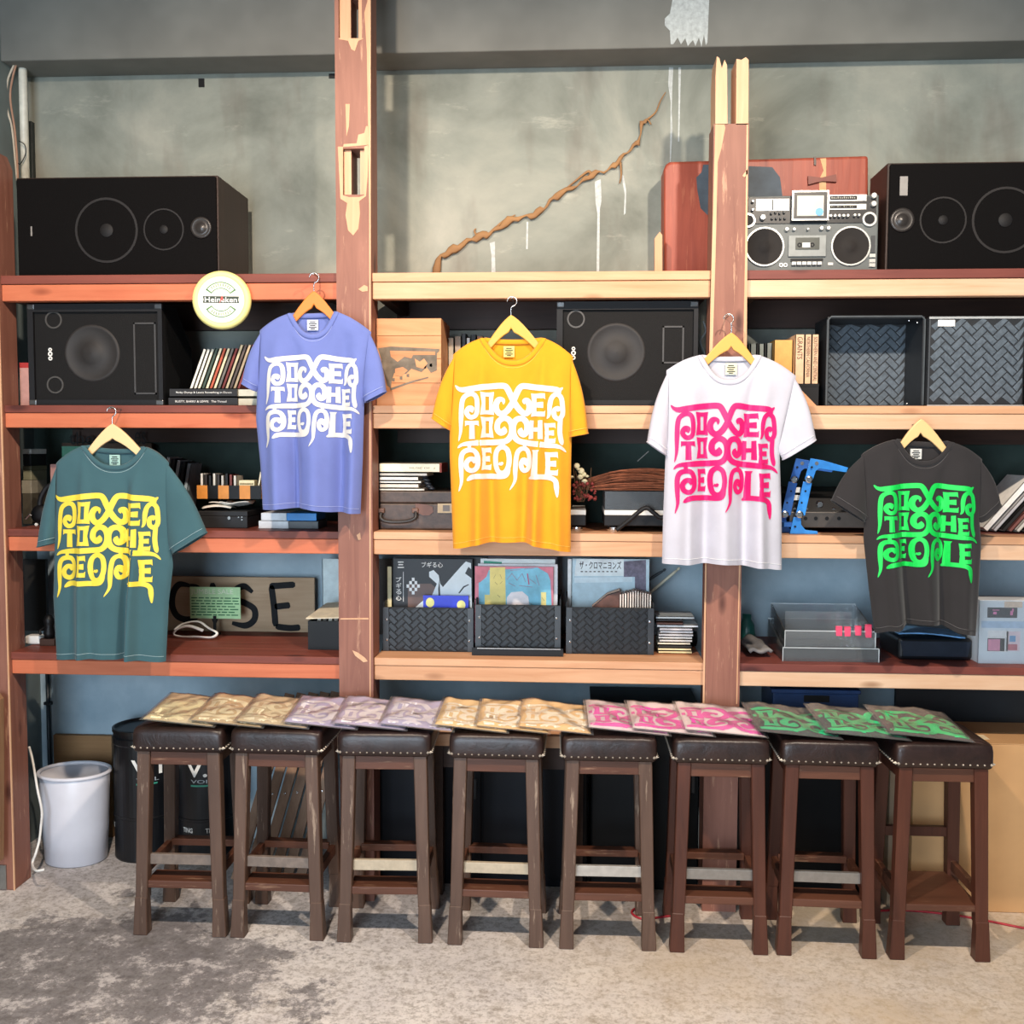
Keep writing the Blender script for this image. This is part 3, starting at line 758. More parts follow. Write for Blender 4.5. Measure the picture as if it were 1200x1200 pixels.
# ---------------------------------------------------------------- bagged shirts on the stools
def wrinkled(x, y, seed):
    return (.005*math.sin(31*x+9*y+seed)+.004*math.sin(-17*x+43*y+2*seed)+.003*math.sin(61*x+37*y+3*seed)+.002*math.sin(97*x-71*y+seed))
def package(label, px, py, z, rz, hx, phx, seed, wd=.27, dp=.285, grp='shirts folded in clear bags on the stools', tilt=.1):
    yf = -.342; x = at(px, py, yf).x
    t = thing('bagged_shirt', label, 'bagged shirt', (x, yf, .741+wd/2*math.sin(.095)), rz, grp, rx=tilt); t.rotation_euler.y = .095
    hw = wd/2
    def top(u, v):
        X_, Y_ = (u-.5)*(wd-.02), .008+v*(dp-.016)
        e = min(1, 9*min(u, 1-u, v, 1-v)); h = .003+.008*e**.5 + .6*wrinkled(X_, Y_, seed)*e
        return (X_, Y_, h)
    mb = MB(); mb.grid(top, 30, 30); vs, fs = list(mb.v), list(mb.f)
    mb.grid(lambda u, v: ((u-.5)*(wd-.02), .008+v*(dp-.016), .0015), 30, 30)
    n = 31
    for k in range(30):
        for a, b in ((k, k+1), (n*k+30, n*(k+1)+30), (n*30+k+1, n*30+k), (n*(k+1), n*k)):
            mb.f.append((a, b, b+n*n, a+n*n))
    sh = mb.build('folded_shirt', cloth('folded_'+hx[1:], hx), t, smooth=True)
    tree = BVHTree.FromPolygons([Vector(p) for p in vs], fs)
    V, Fc = print_geo(); sc = (wd*1.02)/1000
    pv = []; ok = []
    for (qx, qy) in V:
        X_ = (qx-500)*sc*1.75; Y_ = .21-(qy-95)*sc*1.1
        inside = abs(X_) < hw-.014 and .012 < Y_ < dp-.02
        h = tree.ray_cast(Vector((X_, Y_, 1)), Vector((0, 0, -1)))
        pv.append((X_, Y_, (h[0].z if h[0] is not None else 0)+.0014)); ok.append(inside)
    ff = [f for f in Fc if all(ok[i] for i in f)]
    used = sorted({i for f in ff for i in f}); mp = {u: k for k, u in enumerate(used)}
    MB().add([pv[i] for i in used], [tuple(mp[i] for i in f) for f in ff]).build('print', M(phx, .6, .06, 30), sh)
    def bag(u, v):
        X_, Y_ = (u-.5)*wd, v*dp; a, b, c = top(min(.97, max(.03, u)), min(.97, max(.03, v)))
        e = min(1, 12*min(u, 1-u, v, 1-v)); return (X_, Y_, .001+(c+.0025-.001)*e + .0008*math.sin(70*u+seed)*e)
    bg = MB(); bg.grid(bag, 28, 28); bg.build('plastic_bag', FILM, t, smooth=True)
    return t
PK = [(207,851,'leftmost clear bag with a cream shirt folded inside, on the first stool','#dccba4','#f0e6bc'),
      (264,855,'second clear bag from the left holding a cream shirt with a tan print','#dcc598','#f6edcc'),
      (317,857,'third clear bag from the left holding a cream shirt, beside the lavender ones','#d8c6a0','#f0e6c6'),
      (374,858,'leftmost of the three bagged lavender shirts, bulging over the second stool gap','#c6c0e2','#e6e2ea'),
      (432,856,'middle one of the three bagged lavender shirts','#cac0de','#e9e4ea'),
      (487,857,'rightmost of the three bagged lavender shirts, next to the yellow ones','#c2bee0','#e4e2ee'),
      (551,859,'leftmost of the three bagged pale yellow shirts on the fourth stool','#f8dca4','#fbf3e2'),
      (600,860,'middle one of the three bagged pale yellow shirts','#f9da9e','#fbf3e2'),
      (650,862,'rightmost of the three bagged pale yellow shirts, beside the pink prints','#f8d69a','#fbf2de'),
      (737,865,'leftmost of the three bagged white shirts with pink print','#f0e2e8','#f04fbe'),
      (789,865,'middle one of the three bagged white shirts with pink print','#f2e4e8','#f052ba'),
      (851,866,'rightmost of the three bagged white shirts with pink print','#f4e8ea','#f25cc0'),
      (938,867,'leftmost of the three bagged charcoal shirts with green print','#3b393a','#2fd08c'),
      (1018,867,'middle one of the three bagged charcoal shirts with green print','#474542','#34d68a'),
      (1092,868,'rightmost bagged charcoal shirt with green print, on the last stool','#5a4a42','#3fd884')]
for i, (px, py, lb, hx, phx) in enumerate(PK):
    z = .742 + (.012 if i % 3 == 1 else (.024 if (i % 3 == 2) else 0))
    z = .742 + [0, .026, .052, .0, .026, .0, .026, .052, .0, .026, .052, .078, .0, .026, .052][i]*.62
    package(lb, px, py, z, [.02,.03,.02,.03,.04,.02,.0,.02,.02,.04,.04,.05,.04,.05,.03][i], hx, phx, i*1.7, wd=.29 if i > 8 else .265)
# ---------------------------------------------------------------- helpers for things on the shelves
def face(x0, y0, x1, y1, Y, tier=None):
    """front rectangle in metres for a pixel box on plane Y, standing on a tier"""
    X0, X1, Z0, Z1 = rect(x0, y0, x1, y1, Y)
    if tier is not None: Z0 = TOP[tier]+.0008
    return X0, X1, Z0, Z1
def pts(poly, Y): return [(at(x, y, Y).x, at(x, y, Y).z) for x, y in poly]
def flat(mb_poly, Y, th, name, mat, par):
    return MB().prism(pts(mb_poly, Y), Y-th, Y+.0004).build(name, mat, par, world=True)
def cyl_T(x, y, z): return Matrix.Translation((x, y, z)) @ Matrix.Rotation(PI/2, 4, 'X')   # lathe axis points to -y
def cone_driver(par, x, z, r, Y, ring=DGREY, cone=BLACK, cap=True, name='woofer'):
    o = MB().ring((x, z), r*.9, r, Y-.006, Y+.001, 32).build(name+'_ring', ring, par, world=True, smooth=False)
    c = MB().lathe([(r*.9, 0), (r*.82, .003), (r*.35, -.012), (r*.33, -.004), (r*.2, .004), (.0005, .007)], 28, cyl_T(x, Y-.0015, z), cap=False)
    c.build(name+'_cone', cone, par, world=True, smooth=True)
def book(name, label, X0, X1, Y0, dep, Z0, Z1, hx, group=None, lean=0, cat='book', flatlie=False, pages='#e6dfca', parts=True, rough=.6):
    """a closed book, spine towards the viewer; lean tips it about its lower corner"""
    w, h = X1-X0, Z1-Z0
    t = thing(name, label, cat, ((X0+X1)/2, Y0, Z0+w/2*abs(math.sin(lean))), group=group); t.rotation_euler = (0, lean, 0)
    c = min(.0025, w*.2, h*.2)
    mb = MB()
    if flatlie:
        mb.box(-w/2, w/2, 0, dep, 0, c); mb.box(-w/2, w/2, 0, dep, h-c, h); mb.box(-w/2, w/2, 0, c, 0, h)
        pg = MB().box(-w/2+.002, w/2-.002, c, dep-.003, c, h-c)
    else:
        mb.box(-w/2, -w/2+c, 0, dep, 0, h); mb.box(w/2-c, w/2, 0, dep, 0, h); mb.box(-w/2, w/2, 0, c, 0, h)
        pg = MB().box(-w/2+c, w/2-c, c, dep-.003, .002, h-.003)
    mb.build('cover', M(hx, rough), t)
    pg.build('pages', M(pages, .9), t)
    return t
def weave(mb, w, h, cell, y, th=.0022):
    """herringbone of small raised strips filling w x h about the origin of x,z (front face at y)"""
    n = int((w+h)/cell)+2; c45 = math.cos(PI/4)
    for i in range(-n, n):
        for j in range(-n, n):
            d = (i-j) % 4
            if d == 0: cx, cz, hw, hh = i+1, j+.5, .94, .42
            elif d == 3: cx, cz, hw, hh = i+.5, j+1, .42, .94
            else: continue
            q = []
            for sx, sz in ((-1, -1), (1, -1), (1, 1), (-1, 1)):
                a, b = (cx+sx*hw)*cell, (cz+sz*hh)*cell
                q.append(((a-b)*c45, (a+b)*c45))
            mx = sum(p[0] for p in q)/4; mz = sum(p[1] for p in q)/4
            if abs(mx) > w/2 or abs(mz) > h/2: continue
            q = [(max(-w/2, min(w/2, x)), max(-h/2, min(h/2, z))) for x, z in q]
            tl = .4 if d == 0 else 1
            vs = [(x, y, z) for x, z in q] + [((x-mx)*.9+mx, y-th*tl*(1 if k in (0, 3) else .75), (z-mz)*.9+mz) for k, (x, z) in enumerate(q)]
            mb.add(vs, [(4,5,6,7),(0,1,5,4),(1,2,6,5),(2,3,7,6),(3,0,4,7)])
    return mb
WEAVE = M('#59636c', .38, .25, 60); WEAVEB = M('#15181d', .42, .3, 60, spec=.4)

# ================================================================ top of the shelving
GRILLE = M('#0b0909', .9, .2, 300, .2, spec=.15); WALNUT = wood('walnut_veneer', '#3d2a21', '#221610', 2, .5, knots=False)
def hifi(label, box, Y, dep, drivers, plate):
    X0, X1, Z0, Z1 = face(*box, Y, 0)
    t = thing('hifi_speaker', label, 'speaker', ((X0+X1)/2, Y, Z0))
    MB().box(X0, X1, Y, Y+dep, Z0, Z1).build('cabinet', WALNUT, t, world=True, bevel=.003)
    MB().box(X0+.006, X1-.004, Y-.014, Y-.0003, Z0+.006, Z1-.006).build('grille', GRILLE, t, world=True, bevel=.006)
    for nm, (px, py), r in drivers:
        p = at(px, py, Y-.014)
        if nm == 'tweeter':
            MB().lathe([(r, 0), (r, .005), (r*.8, .006), (r*.55, .001), (r*.5, .004), (.0005, .008)], 28, cyl_T(p.x, Y-.0142, p.z)).build('tweeter', M('#2f2b29', .35), t, world=True, smooth=True)
        else:
            MB().ring((p.x, p.z), r*.93, r, Y-.0165, Y-.0139, 40).build(nm+'_ring', M('#1b1716', .7), t, world=True)
            MB().lathe([(r*.22, 0), (r*.2, .0025), (.0005, .003)], 20, cyl_T(p.x, Y-.0141, p.z)).build(nm+'_dome', M('#0f0c0c', .7), t, world=True, smooth=True)
    x, y, w, h = plate; p = at(x, y, Y-.014)
    MB().box(p.x-w, p.x+w, Y-.0155, Y-.0139, p.z-h, p.z+h).build('badge', M('#8d8984', .4), t, world=True)
    return t
hifi('large black hi-fi speaker lying on its side at the top left of the shelving', (22, 207, 257, 324), .10, .36,
     [('woofer', (125, 270), .122), ('midrange', (192, 269), .078), ('tweeter', (236, 267), .04)], (37, 271, .003, .018))
hifi('large black hi-fi speaker lying on its side at the top right, beside the boombox', (1037, 190, 1222, 317), .10, .22,
     [('tweeter', (1057, 258), .043), ('midrange', (1105, 258), .083), ('woofer', (1178, 258), .118)], (1059, 218, .014, .034))
# red suitcase standing behind the second post
Y = .36
q = pts([(778, 330), (778, 198), (781, 191), (786, 189), (1018, 182), (1018, 330)], Y); Zb = TOP[0]+.001
q[0] = (q[0][0], Zb); q[-1] = (q[-1][0], Zb)
t = thing('suitcase', 'worn red leather suitcase standing upright behind the boombox', 'suitcase', ((q[0][0]+q[-1][0])/2, Y, Zb))
sm = wood('red_leather', '#b55a42', '#7a3022', 2, .45, knots=False, wear='#b5664a')
MB().prism(q, Y, Y+.075).build('front_shell', sm, t, world=True, bevel=.012, seg=3)
MB().prism([(x*1.0, z) for x, z in q], Y+.078, Y+.14).build('back_shell', sm, t, world=True, bevel=.012, seg=3)
flat([(824,193),(840,193),(905,196),(914,208),(917,231),(838,238),(829,252),(821,244),(817,222),(816,208),(822,202)], Y-.001, .0016, 'peeled_patch', M('#44505a', .6, .3, 12), t)
flat([(961,186),(968,185.5),(968,232),(960,232),(960,210),(965,200)], Y-.001, .0018, 'tape_strip', M('#d2a574', .6), t)
hd = flat([(946,207),(962,209),(979,205),(979.5,214),(963,213),(946.5,217)], Y-.001, .012, 'handle', M('#7a3a2c', .5), t)
flat([(953.5,184),(956,184),(956,194),(953.5,194)], Y-.001, .006, 'latch', M('#3a2a24', .4), t)
# small wood offcut by the suitcase
o = MB().prism(pts([(767, 330), (776, 330), (776, 276), (773, 272), (769, 277), (767, 280)], .28), .27, .30)
o.v = [(x, y, max(z, TOP[0]+.001)) for x, y, z in o.v]
tag(o.build('wood_offcut', PALEWOOD, bevel=.001), 'short pale wood offcut standing left of the red suitcase', 'wood')
# boombox
Y = .128
X0, X1, Z0, Z1 = face(866, 229, 1028, 316, Y, 0)
t = thing('boombox', 'grey and silver twin-speaker boombox with a small screen on the top tier', 'boombox', ((X0+X1)/2, Y, Z0))
bx = lambda px: at(px, 270, Y).x
bz = lambda py: at(950, py, Y).z
BBG = M('#5d6261', .45, .08); SILV = M('#c9c9c4', .35, .05, metal=.6)
MB().box(X0, X1, Y, Y+.13, Z0, Z1).build('body', BBG, t, world=True, bevel=.004)
MB().box(bx(876), bx(1026), Y-.004, Y+.002, bz(262), bz(231)).build('upper_panel', M('#1c1d1f', .4), t, world=True, bevel=.001)
for cx in (896, 997):
    x, z, r = bx(cx), bz(289), .083*.86
    MB().ring((x, z), r*.92, r, Y-.008, Y+.001, 40).build('speaker_ring', SILV, t, world=True)
    MB().lathe([(r*.92, .006), (r*.88, .0055), (r*.6, .003), (r*.32, .0012), (r*.28, .003), (.0005, .005)], 32, cyl_T(x, Y-.0002, z), cap=False).build('speaker_cone', M('#1d1815', .8), t, world=True, smooth=True)
for cx in (876.5, 1018):
    x, z, r = bx(cx), bz(258), .026
    MB().ring((x, z), r*.72, r, Y-.009, Y+.001, 28).build('tweeter_ring', SILV, t, world=True)
    MB().disc((x, z), r*.72, Y-.006, Y, 24).build('tweeter_cone', BLACK, t, world=True)
sc = MB().box(bx(927), bx(968), Y-.022, Y, bz(260), bz(225)).build('screen_housing', M('#2a2a2a', .4), t, world=True, bevel=.002)
fr = MB()
for a, b, c, d in ((926, 225, 969, 227), (926, 258, 969, 260), (926, 227, 928, 258), (967, 227, 969, 258)): fr.box(bx(a), bx(c), Y-.0245, Y-.0205, bz(d), bz(b))
fr.build('screen_frame', SILV, sc, world=True)
MB().box(bx(932), bx(963), Y-.0232, Y-.0215, bz(254.5), bz(231)).build('screen', M('#cfcabb', .25, .04), sc, world=True)
MB().disc((bx(958), bz(250)), .015, Y-.0245, Y-.0225, 8).build('sticker', M('#6fb0da', .5), sc, world=True)
MB().box(bx(885), bx(924), Y-.006, Y-.0035, bz(247), bz(233)).build('meter', M('#ebe9e0', .4, .03), t, world=True)
MB().box(bx(904), bx(905), Y-.0075, Y-.0055, bz(246), bz(234)).build('meter_needle', BLACK, t, world=True)
for y0, y1 in ((229, 236.5), (240, 246.5)):
    d = MB().box(bx(970), bx(1014), Y-.006, Y-.0035, bz(y1), bz(y0)).build('tuner_scale', SILV, t, world=True)
    MB().box(bx(971.5), bx(1003), Y-.0068, Y-.0055, bz(y1-1.5), bz(y0+1.5)).build('scale_window', BLACK2, d, world=True)
    tk = MB()
    for k in range(12): tk.box(bx(973+2.4*k), bx(974.2+2.4*k), Y-.0074, Y-.0066, bz(y1-3), bz(y0+2.6+(k % 3)*.4))
    tk.build('scale_marks', M('#b7b4a6', .5), d, world=True)
for i, (px, py, r) in enumerate([(1022,231,.011),(1022,240.5,.011),(893,255,.011),(881,236,.005),(881,246,.005)] + [(972+5*k,254,.0058) for k in range(5)] + [(1000,253.5,.0055),(1005,253.5,.0055)] + [(921.5,269,.0075),(930,269,.006),(946,269,.0045),(962,268,.008),(970,268,.008)]):
    MB().lathe([(r, 0), (r*.95, .012), (r*.8, .014), (.0004, .014)], 14, cyl_T(bx(px), Y-.0002 if py > 262 else Y-.004, bz(py))).build('knob', SILV, t, world=True, smooth=False)
for px, py in [(903,250),(908,249),(913,250),(918,249),(904,256),(909,256),(914,256),(919,256)]:
    MB().lathe([(.005, 0), (.0045, .010), (.0004, .010)], 10, cyl_T(bx(px), Y-.004, bz(py))).build('knob', DGREY, t, world=True)
dk = MB().box(bx(924), bx(968), Y-.008, Y, bz(301), bz(276)).build('cassette_door', M('#8d918e', .4), t, world=True, bevel=.002)
MB().box(bx(932), bx(960), Y-.010, Y-.0078, bz(293), bz(279)).build('cassette_window', M('#53554f', .25), dk, world=True)
MB().box(bx(940), bx(949), Y-.0112, Y-.0098, bz(290.5), bz(285)).build('cassette_label', WHITE, dk, world=True)
for px in (936.5, 951.5): MB().ring((bx(px), bz(287.5)), .004, .008, Y-.0115, Y-.0098, 14).build('cassette_reel', BLACK, dk, world=True)
for k in range(6): MB().box(bx(928+6*k), bx(933.2+6*k), Y-.012, Y, bz(311), bz(307)).build('key', SILV, t, world=True, bevel=.001)
MB().box(bx(927), bx(965), Y-.003, Y, bz(306.5), bz(303)).build('key_slot', BLACK2, t, world=True)
for px in (916, 921): MB().ring((bx(px), bz(310.5)), .004, .008, Y-.004, Y+.001, 12).build('jack', SILV, t, world=True)
MB().box(bx(1021), bx(1025.5), Y-.004, Y, bz(297), bz(277)).build('slider_track', DGREY, t, world=True)
for py in (300, 306, 311): MB().box(bx(1019), bx(1026), Y-.007, Y, bz(py+2.4), bz(py-1.6)).build('switch', SILV, t, world=True)
MB().box(bx(971), bx(977), Y-.003, Y, bz(311), bz(308)).build('badge', SILV, t, world=True)
# gnarled branch that runs up the wall
BARK = wood('dry_branch', '#b08658', '#7c573b', 0, .8, scale=.6, knots=False)
path = [(509,326),(514,306),(528,294),(548,284),(566,276),(582,268),(602,258),(622,252),(638,244),(652,230),(676,216),(694,206),(712,199),(727,186),(742,173),(750,160),(752,146),(760,141)]
P = [Vector((at(x, y, YW-.012).x, YW-.0165, at(x, y, YW-.012).z)) for x, y in path]; P[0].z = TOP[0]+.002
t = thing('branch', 'thin gnarled brown branch running diagonally up the grey wall', 'branch', tuple(P[0]))
cp_ = catmull(P, 4); n_ = len(cp_)
cp_ = [p+Vector((0, 0, .006*math.sin(i*1.7)+.004*math.sin(i*.6))) for i, p in enumerate(cp_)]
MB().tube(cp_, [max(.003, .014*(1-.72*i/n_)+.005*math.sin(i*.9)+.003*math.sin(i*2.3)) for i in range(n_)], 8, flat=.6, upv=(0, 1, 0)).build('stem', BARK, t, world=True, smooth=True)
for pp, r in (([(752,146),(758,140),(763,146)], .006), ([(757,141),(768,132),(774,118),(780,108)], .0045), ([(694,206),(690,201),(683,205),(672,214),(657,226)], .007), ([(560,279),(556,271),(558,268)], .006), ([(576,272),(590,259),(604,252)], .006), ([(727,190),(728,205),(726,215)], .005)):
    Q = [Vector((at(x, y, YW-.012).x, YW-.0125, at(x, y, YW-.012).z)) for x, y in pp]
    MB().tube(catmull(Q, 4), [r*(1-.6*i/(4*(len(Q)-1))) for i in range(4*(len(Q)-1)+1)], 6).build('twig', BARK, t, world=True, smooth=True)
# frisbee hung on the front of the top rail
fc = at(260, 352, -.03); R = 33.5*3.78/1200
t = thing('frisbee', 'pale yellow frisbee with a beer logo hung on the top left rail', 'frisbee', (fc.x, -.023, fc.z), rx=0); t.rotation_euler = (0, 0, .12)
FY = M('#f1e594', .45, .04)
MB().lathe([(R, 0), (R*1.01, .010), (R*.985, .019), (R*.93, .025), (R*.84, .027), (R*.80, .0235), (R*.5, .0245), (.0005, .0245)], 56, Matrix.Rotation(PI/2, 4, 'X')).build('disc', FY, t, smooth=True)
FG = M('#4d7a45', .5)
def arc_band(r0, r1, a0, a1, y, n=20):
    vs = []; 
    for k in range(n+1):
        a = a0+(a1-a0)*k/n; vs += [(r0*math.cos(a), y, r0*math.sin(a)), (r1*math.cos(a), y, r1*math.sin(a))]
    return MB().add(vs, [(2*k, 2*k+1, 2*k+3, 2*k+2) for k in range(n)])
yd = -.0262
MB().disc((0, 0), R*.79, -.0256, -.0240, 40).build('white_face', M('#f2f0dd', .45, .03), t)
for a0, a1 in ((.18*PI, .82*PI), (1.18*PI, 1.82*PI)):
    arc_band(R*.575, R*.61, a0, a1, yd).build('logo_ring', FG, t); arc_band(R*.375, R*.405, a0, a1, yd).build('logo_ring', FG, t)
    for a in (a0, a1):
        arc_band(R*.40, R*.60, a-.10 if a == a1 else a, a if a == a1 else a+.10, yd, 4).build('logo_flag', FG, t)
    mk = MB()
    for k in range(9):
        a = a0+.35+(a1-a0-.7)*k/8; mk.add(arc_band(R*.45, R*.55, a-.035, a+.03, yd, 3).v, arc_band(R*.45, R*.55, a-.035, a+.03, yd, 3).f)
    mk.build('logo_lettering', M('#7f955f', .5), t)
MB().prism([(-R*.62, -R*.115), (R*.62, -R*.115), (R*.59, 0), (R*.62, R*.115), (-R*.62, R*.115), (-R*.59, 0)], yd-.0002, -.0250).build('logo_banner', M('#20301f', .5), t)
text_mb('Heineken', -R*.55, R*.55, -R*.09, R*.09, yd-.0008, offset=.012).build('logo_lettering', WHITE, t)
MB().prism([(-.008, -R*.16), (.0, -R*.03), (.010, -R*.02), (.004, R*.15)], yd-.0009, -.0250).build('logo_accent', M('#d9463f', .5), t)

# ================================================================ tier under the top: stage speakers, books, woven crates
CARP = M('#0d0e10', .85, .3, 200, .2, spec=.2)
def stage(label, box, Y, dep, woof, rw, ports, horn, logo, name='stage_speaker'):
    X0, X1, Z0, Z1 = face(*box, Y, 1); Z1 = min(Z1, ZR[0]-.004)
    t = thing(name, label, 'speaker', ((X0+X1)/2, Y, Z0))
    h = Z1-Z0; vs = []
    side = [(Y, Z0), (Y+dep, Z0+.004), (Y+dep, Z0+h*.62), (Y+dep*.45, Z1), (Y, Z1)]
    mb = MB(); n = len(side)
    mb.add([(X0, y, z) for y, z in side]+[(X1, y, z) for y, z in side], [tuple(range(n)), tuple(range(2*n-1, n-1, -1))]+[(i, n+i, n+(i+1) % n, (i+1) % n) for i in range(n)])
    mb.build('cabinet', CARP, t, world=True, bevel=.004)
    bz_ = .030
    f = MB(); f.box(X0, X1, Y-.022, Y-.0003, Z1-bz_, Z1); f.box(X0, X1, Y-.022, Y-.0003, Z0, Z0+.022)
    f.box(X0, X0+.022, Y-.022, Y-.0003, Z0+.022, Z1-bz_); f.box(X1-.016, X1, Y-.022, Y-.0003, Z0+.022, Z1-bz_); f.build('front_frame', BLACK, t, world=True)
    MB().box(X0+.0225, X1-.0165, Y-.010, Y-.0004, Z0+.0225, Z1-bz_-.0005).build('grille', M('#131212', .7, .25, 500, .3, spec=.25), t, world=True)
    p = at(*woof, Y-.010); r = rw
    MB().lathe([(r, 0), (r*.97, .0035), (r*.9, .004), (r*.86, .0012), (r*.4, .0004), (r*.37, .003), (.0005, .006)], 40, cyl_T(p.x, Y-.0101, p.z), cap=False).build('woofer', M('#262322', .65), t, world=True, smooth=True)
    for q_, r_ in ports:
        p = at(*q_, Y-.010); MB().ring((p.x, p.z), r_*.82, r_, Y-.013, Y-.0099, 24).build('port', M('#45423f', .5), t, world=True)
    if horn:
        a, b, c, d = face(*horn, Y-.010)
        hb = MB()
        for (u0, u1, w0, w1) in ((a, b, d-.006, d), (a, b, c, c+.006), (a, a+.006, c, d), (b-.006, b, c, d)): hb.box(u0, u1, Y-.013, Y-.0099, w0, w1)
        hb.build('horn', M('#3d3b3a', .5), t, world=True)
    lt = at(*logo[0], Y-.012); 
    ml = MB()
    for k, (dz, w_) in enumerate(((.02, .007), (.004, .009), (-.013, .008))): ml.ring((lt.x, lt.z+dz), w_*.45, w_, Y-.0135, Y-.0105, 10)
    ml.build('logo', WHITE, t, world=True)
    for x in (X0, X1-.028):
        for z in (Z0, Z1-.022): MB().box(x-.001, x+.029, Y-.0245, Y-.012, z-.0 if z == Z0 else z, z+.022).build('corner_guard', M('#6a6a6a', .35, .1, metal=.8), t, world=True, bevel=.004)
    return t
stage('black stage monitor with scuffed grille on the left, under the top hi-fi speaker', (38, 352, 194, 475), .07, .28, (108, 414), .108,
      [((63, 375), .033), ((65, 451), .033)], (158, 378, 184, 462), ((59, 416),))
stage('black stage monitor with horn on the right, between the yellow and white t-shirts', (652, 351, 816, 476), .08, .28, (722, 413), .108,
      [((675, 374), .033)], (776, 382, 801, 426), ((672, 415),))
X0, X1, Z0, Z1 = face(24, 425, 36, 474, .12, 1)
t = thing('storage_carton', 'narrow pinkish carton with a red top edge wedged left of the stage monitor', 'carton', (X0, .12, Z0))
MB().box(X0, X1, .12, .30, Z0, Z1-.02).build('body', M('#c08f84', .7), t, world=True); MB().box(X0, X1, .12, .30, Z1-.0198, Z1).build('lid', M('#b3302c', .7), t, world=True)
# leaning magazines
ORD = ['first', 'second', 'third', 'fourth', 'fifth', 'sixth', 'seventh', 'eighth', 'ninth', 'tenth', 'eleventh', 'twelfth', 'thirteenth']
MAGC = ['#efe9db','#e8e2d4','#e6dfc8','#3b4a3e','#e9dfc0','#b8563a','#d9cba8','#6c6660','#7a2f2a','#cbb997','#5a4a44','#b9a283','#8a3430']
for k, hx in enumerate(MAGC):
    b = at(224+4.6*k, 458, .12); 
    Z0 = TOP[1]+.0595; h_ = (.168 if k > 2 else .165); th = .0135
    book('magazine', ORD[k]+' from the left of the thin magazines leaning between stage monitor and blue t-shirt', b.x, b.x+th, .10, .2, Z0+.004, Z0+h_+(.014 if k > 8 else 0), hx, 'leaning magazines on the black books', lean=.36, cat='magazine', parts=False)
X0, X1, Z0, Z1 = face(197, 455, 278, 476, .045, 1)
hz = (Z1-Z0)/2
for k, (tx, dx, lb) in enumerate((('RUSTY, BARRY & LEWIS   The Thread', 0, 'black hardback lying flat on the plank, white spine lettering'), ('Ricky Dump & Lewis Something in Dance', .006, 'black hardback lying on top of the other black hardback, white spine lettering'))):
    t = book('hardback_book', lb, X0+dx, X1, .05-.004*k, .28, Z0+k*(hz+.0006), Z0+(k+1)*hz-.0004+k*.0006, '#1e1c1d', 'black hardbacks under the magazines', flatlie=True)
    w_ = X1-X0-dx; text_mb(tx, -w_*.40, w_*.42 if k else w_*.34, hz*.34, hz*.62, -.0012, offset=.004).build('spine_lettering', WHITE, t)
for k, (hx, lb) in enumerate((('#cfc7b0', 'lower grey-white paperback lying flat beside the black hardbacks'), ('#d8d2bd', 'upper grey-white paperback lying flat beside the black hardbacks'))):
    X0b, X1b, _, _ = face(279.5, 455, 301+2*k, 476, .06, 1)
    book('paperback_book', lb, X0b, X1b, .06, .2, TOP[1]+.001+k*.034, TOP[1]+.031+k*.034, hx, 'paperbacks beside the black hardbacks', flatlie=True)
# wooden crate with a faded picture
Y = .06
X0, X1, Z0, Z1 = face(437, 373, 517, 480, Y, 1); X0 = max(X0, -.738)
t = thing('wooden_crate', 'pale pine crate with a faded grey picture printed on its front', 'crate', ((X0+X1)/2, Y, Z0))
PINE = wood('pine_panel', '#e0a876', '#b5673d', 0, .6, scale=.7)
n = 4
zz = [Z0, Z0+.085, Z0+.175, Z0+.26, Z1]
for k in range(4): MB().box(X0, X1, Y, Y+.014, zz[k]+.0006, zz[k+1]-.0006).build('front_board', PINE, t, world=True, bevel=.001)
for x in (X0, X1-.014): MB().box(x, x+.014, Y+.0145, Y+.26, Z0, Z1).build('side_board', PINE, t, world=True)
MB().box(X0+.0145, X1-.0145, Y+.246, Y+.26, Z0, Z1).build('back_board', PINE, t, world=True); MB().box(X0, X1, Y+.0145, Y+.26, Z0-.0004, Z0+.012).build('bottom_board', PINE, t, world=True)
INK = M('#756a5c', .8, .3, 30)
flat([(443,408),(458,406),(515,409),(515,411.5),(512,414),(512,434),(505,437),(500,430),(494,436),(482,432),(476,438),(462,437),(459,446),(458,455),(454,452),(449,432),(446,418)], Y-.0005, .0008, 'ink_block', INK, t)
flat([(457,411),(510,412),(510,416),(484,416),(482,420),(474,418),(466,424),(458,418)], Y-.0014, .0006, 'ink_gap', PINE, t)
flat([(486,420),(492,424),(497,420),(501,426),(496,432),(488,430)], Y-.0014, .0006, 'ink_gap', PINE, t); flat([(463,432),(472,430),(478,434),(470,441),(463,440)], Y-.0014, .0006, 'ink_gap', PINE, t)
flat([(457,455),(482,446.5),(502,441.5),(502,443),(484,448),(458,457.5)], Y-.0005, .0008, 'ink_line', INK, t)
for px, py in ((461, 445), (470, 443), (478, 440), (498, 430), (505, 428)): flat([(px-1.5,py-1.5),(px+1.5,py-2),(px+1.5,py+2),(px-1.5,py+1.5)], Y-.0005, .0008, 'ink_dot', INK, t)
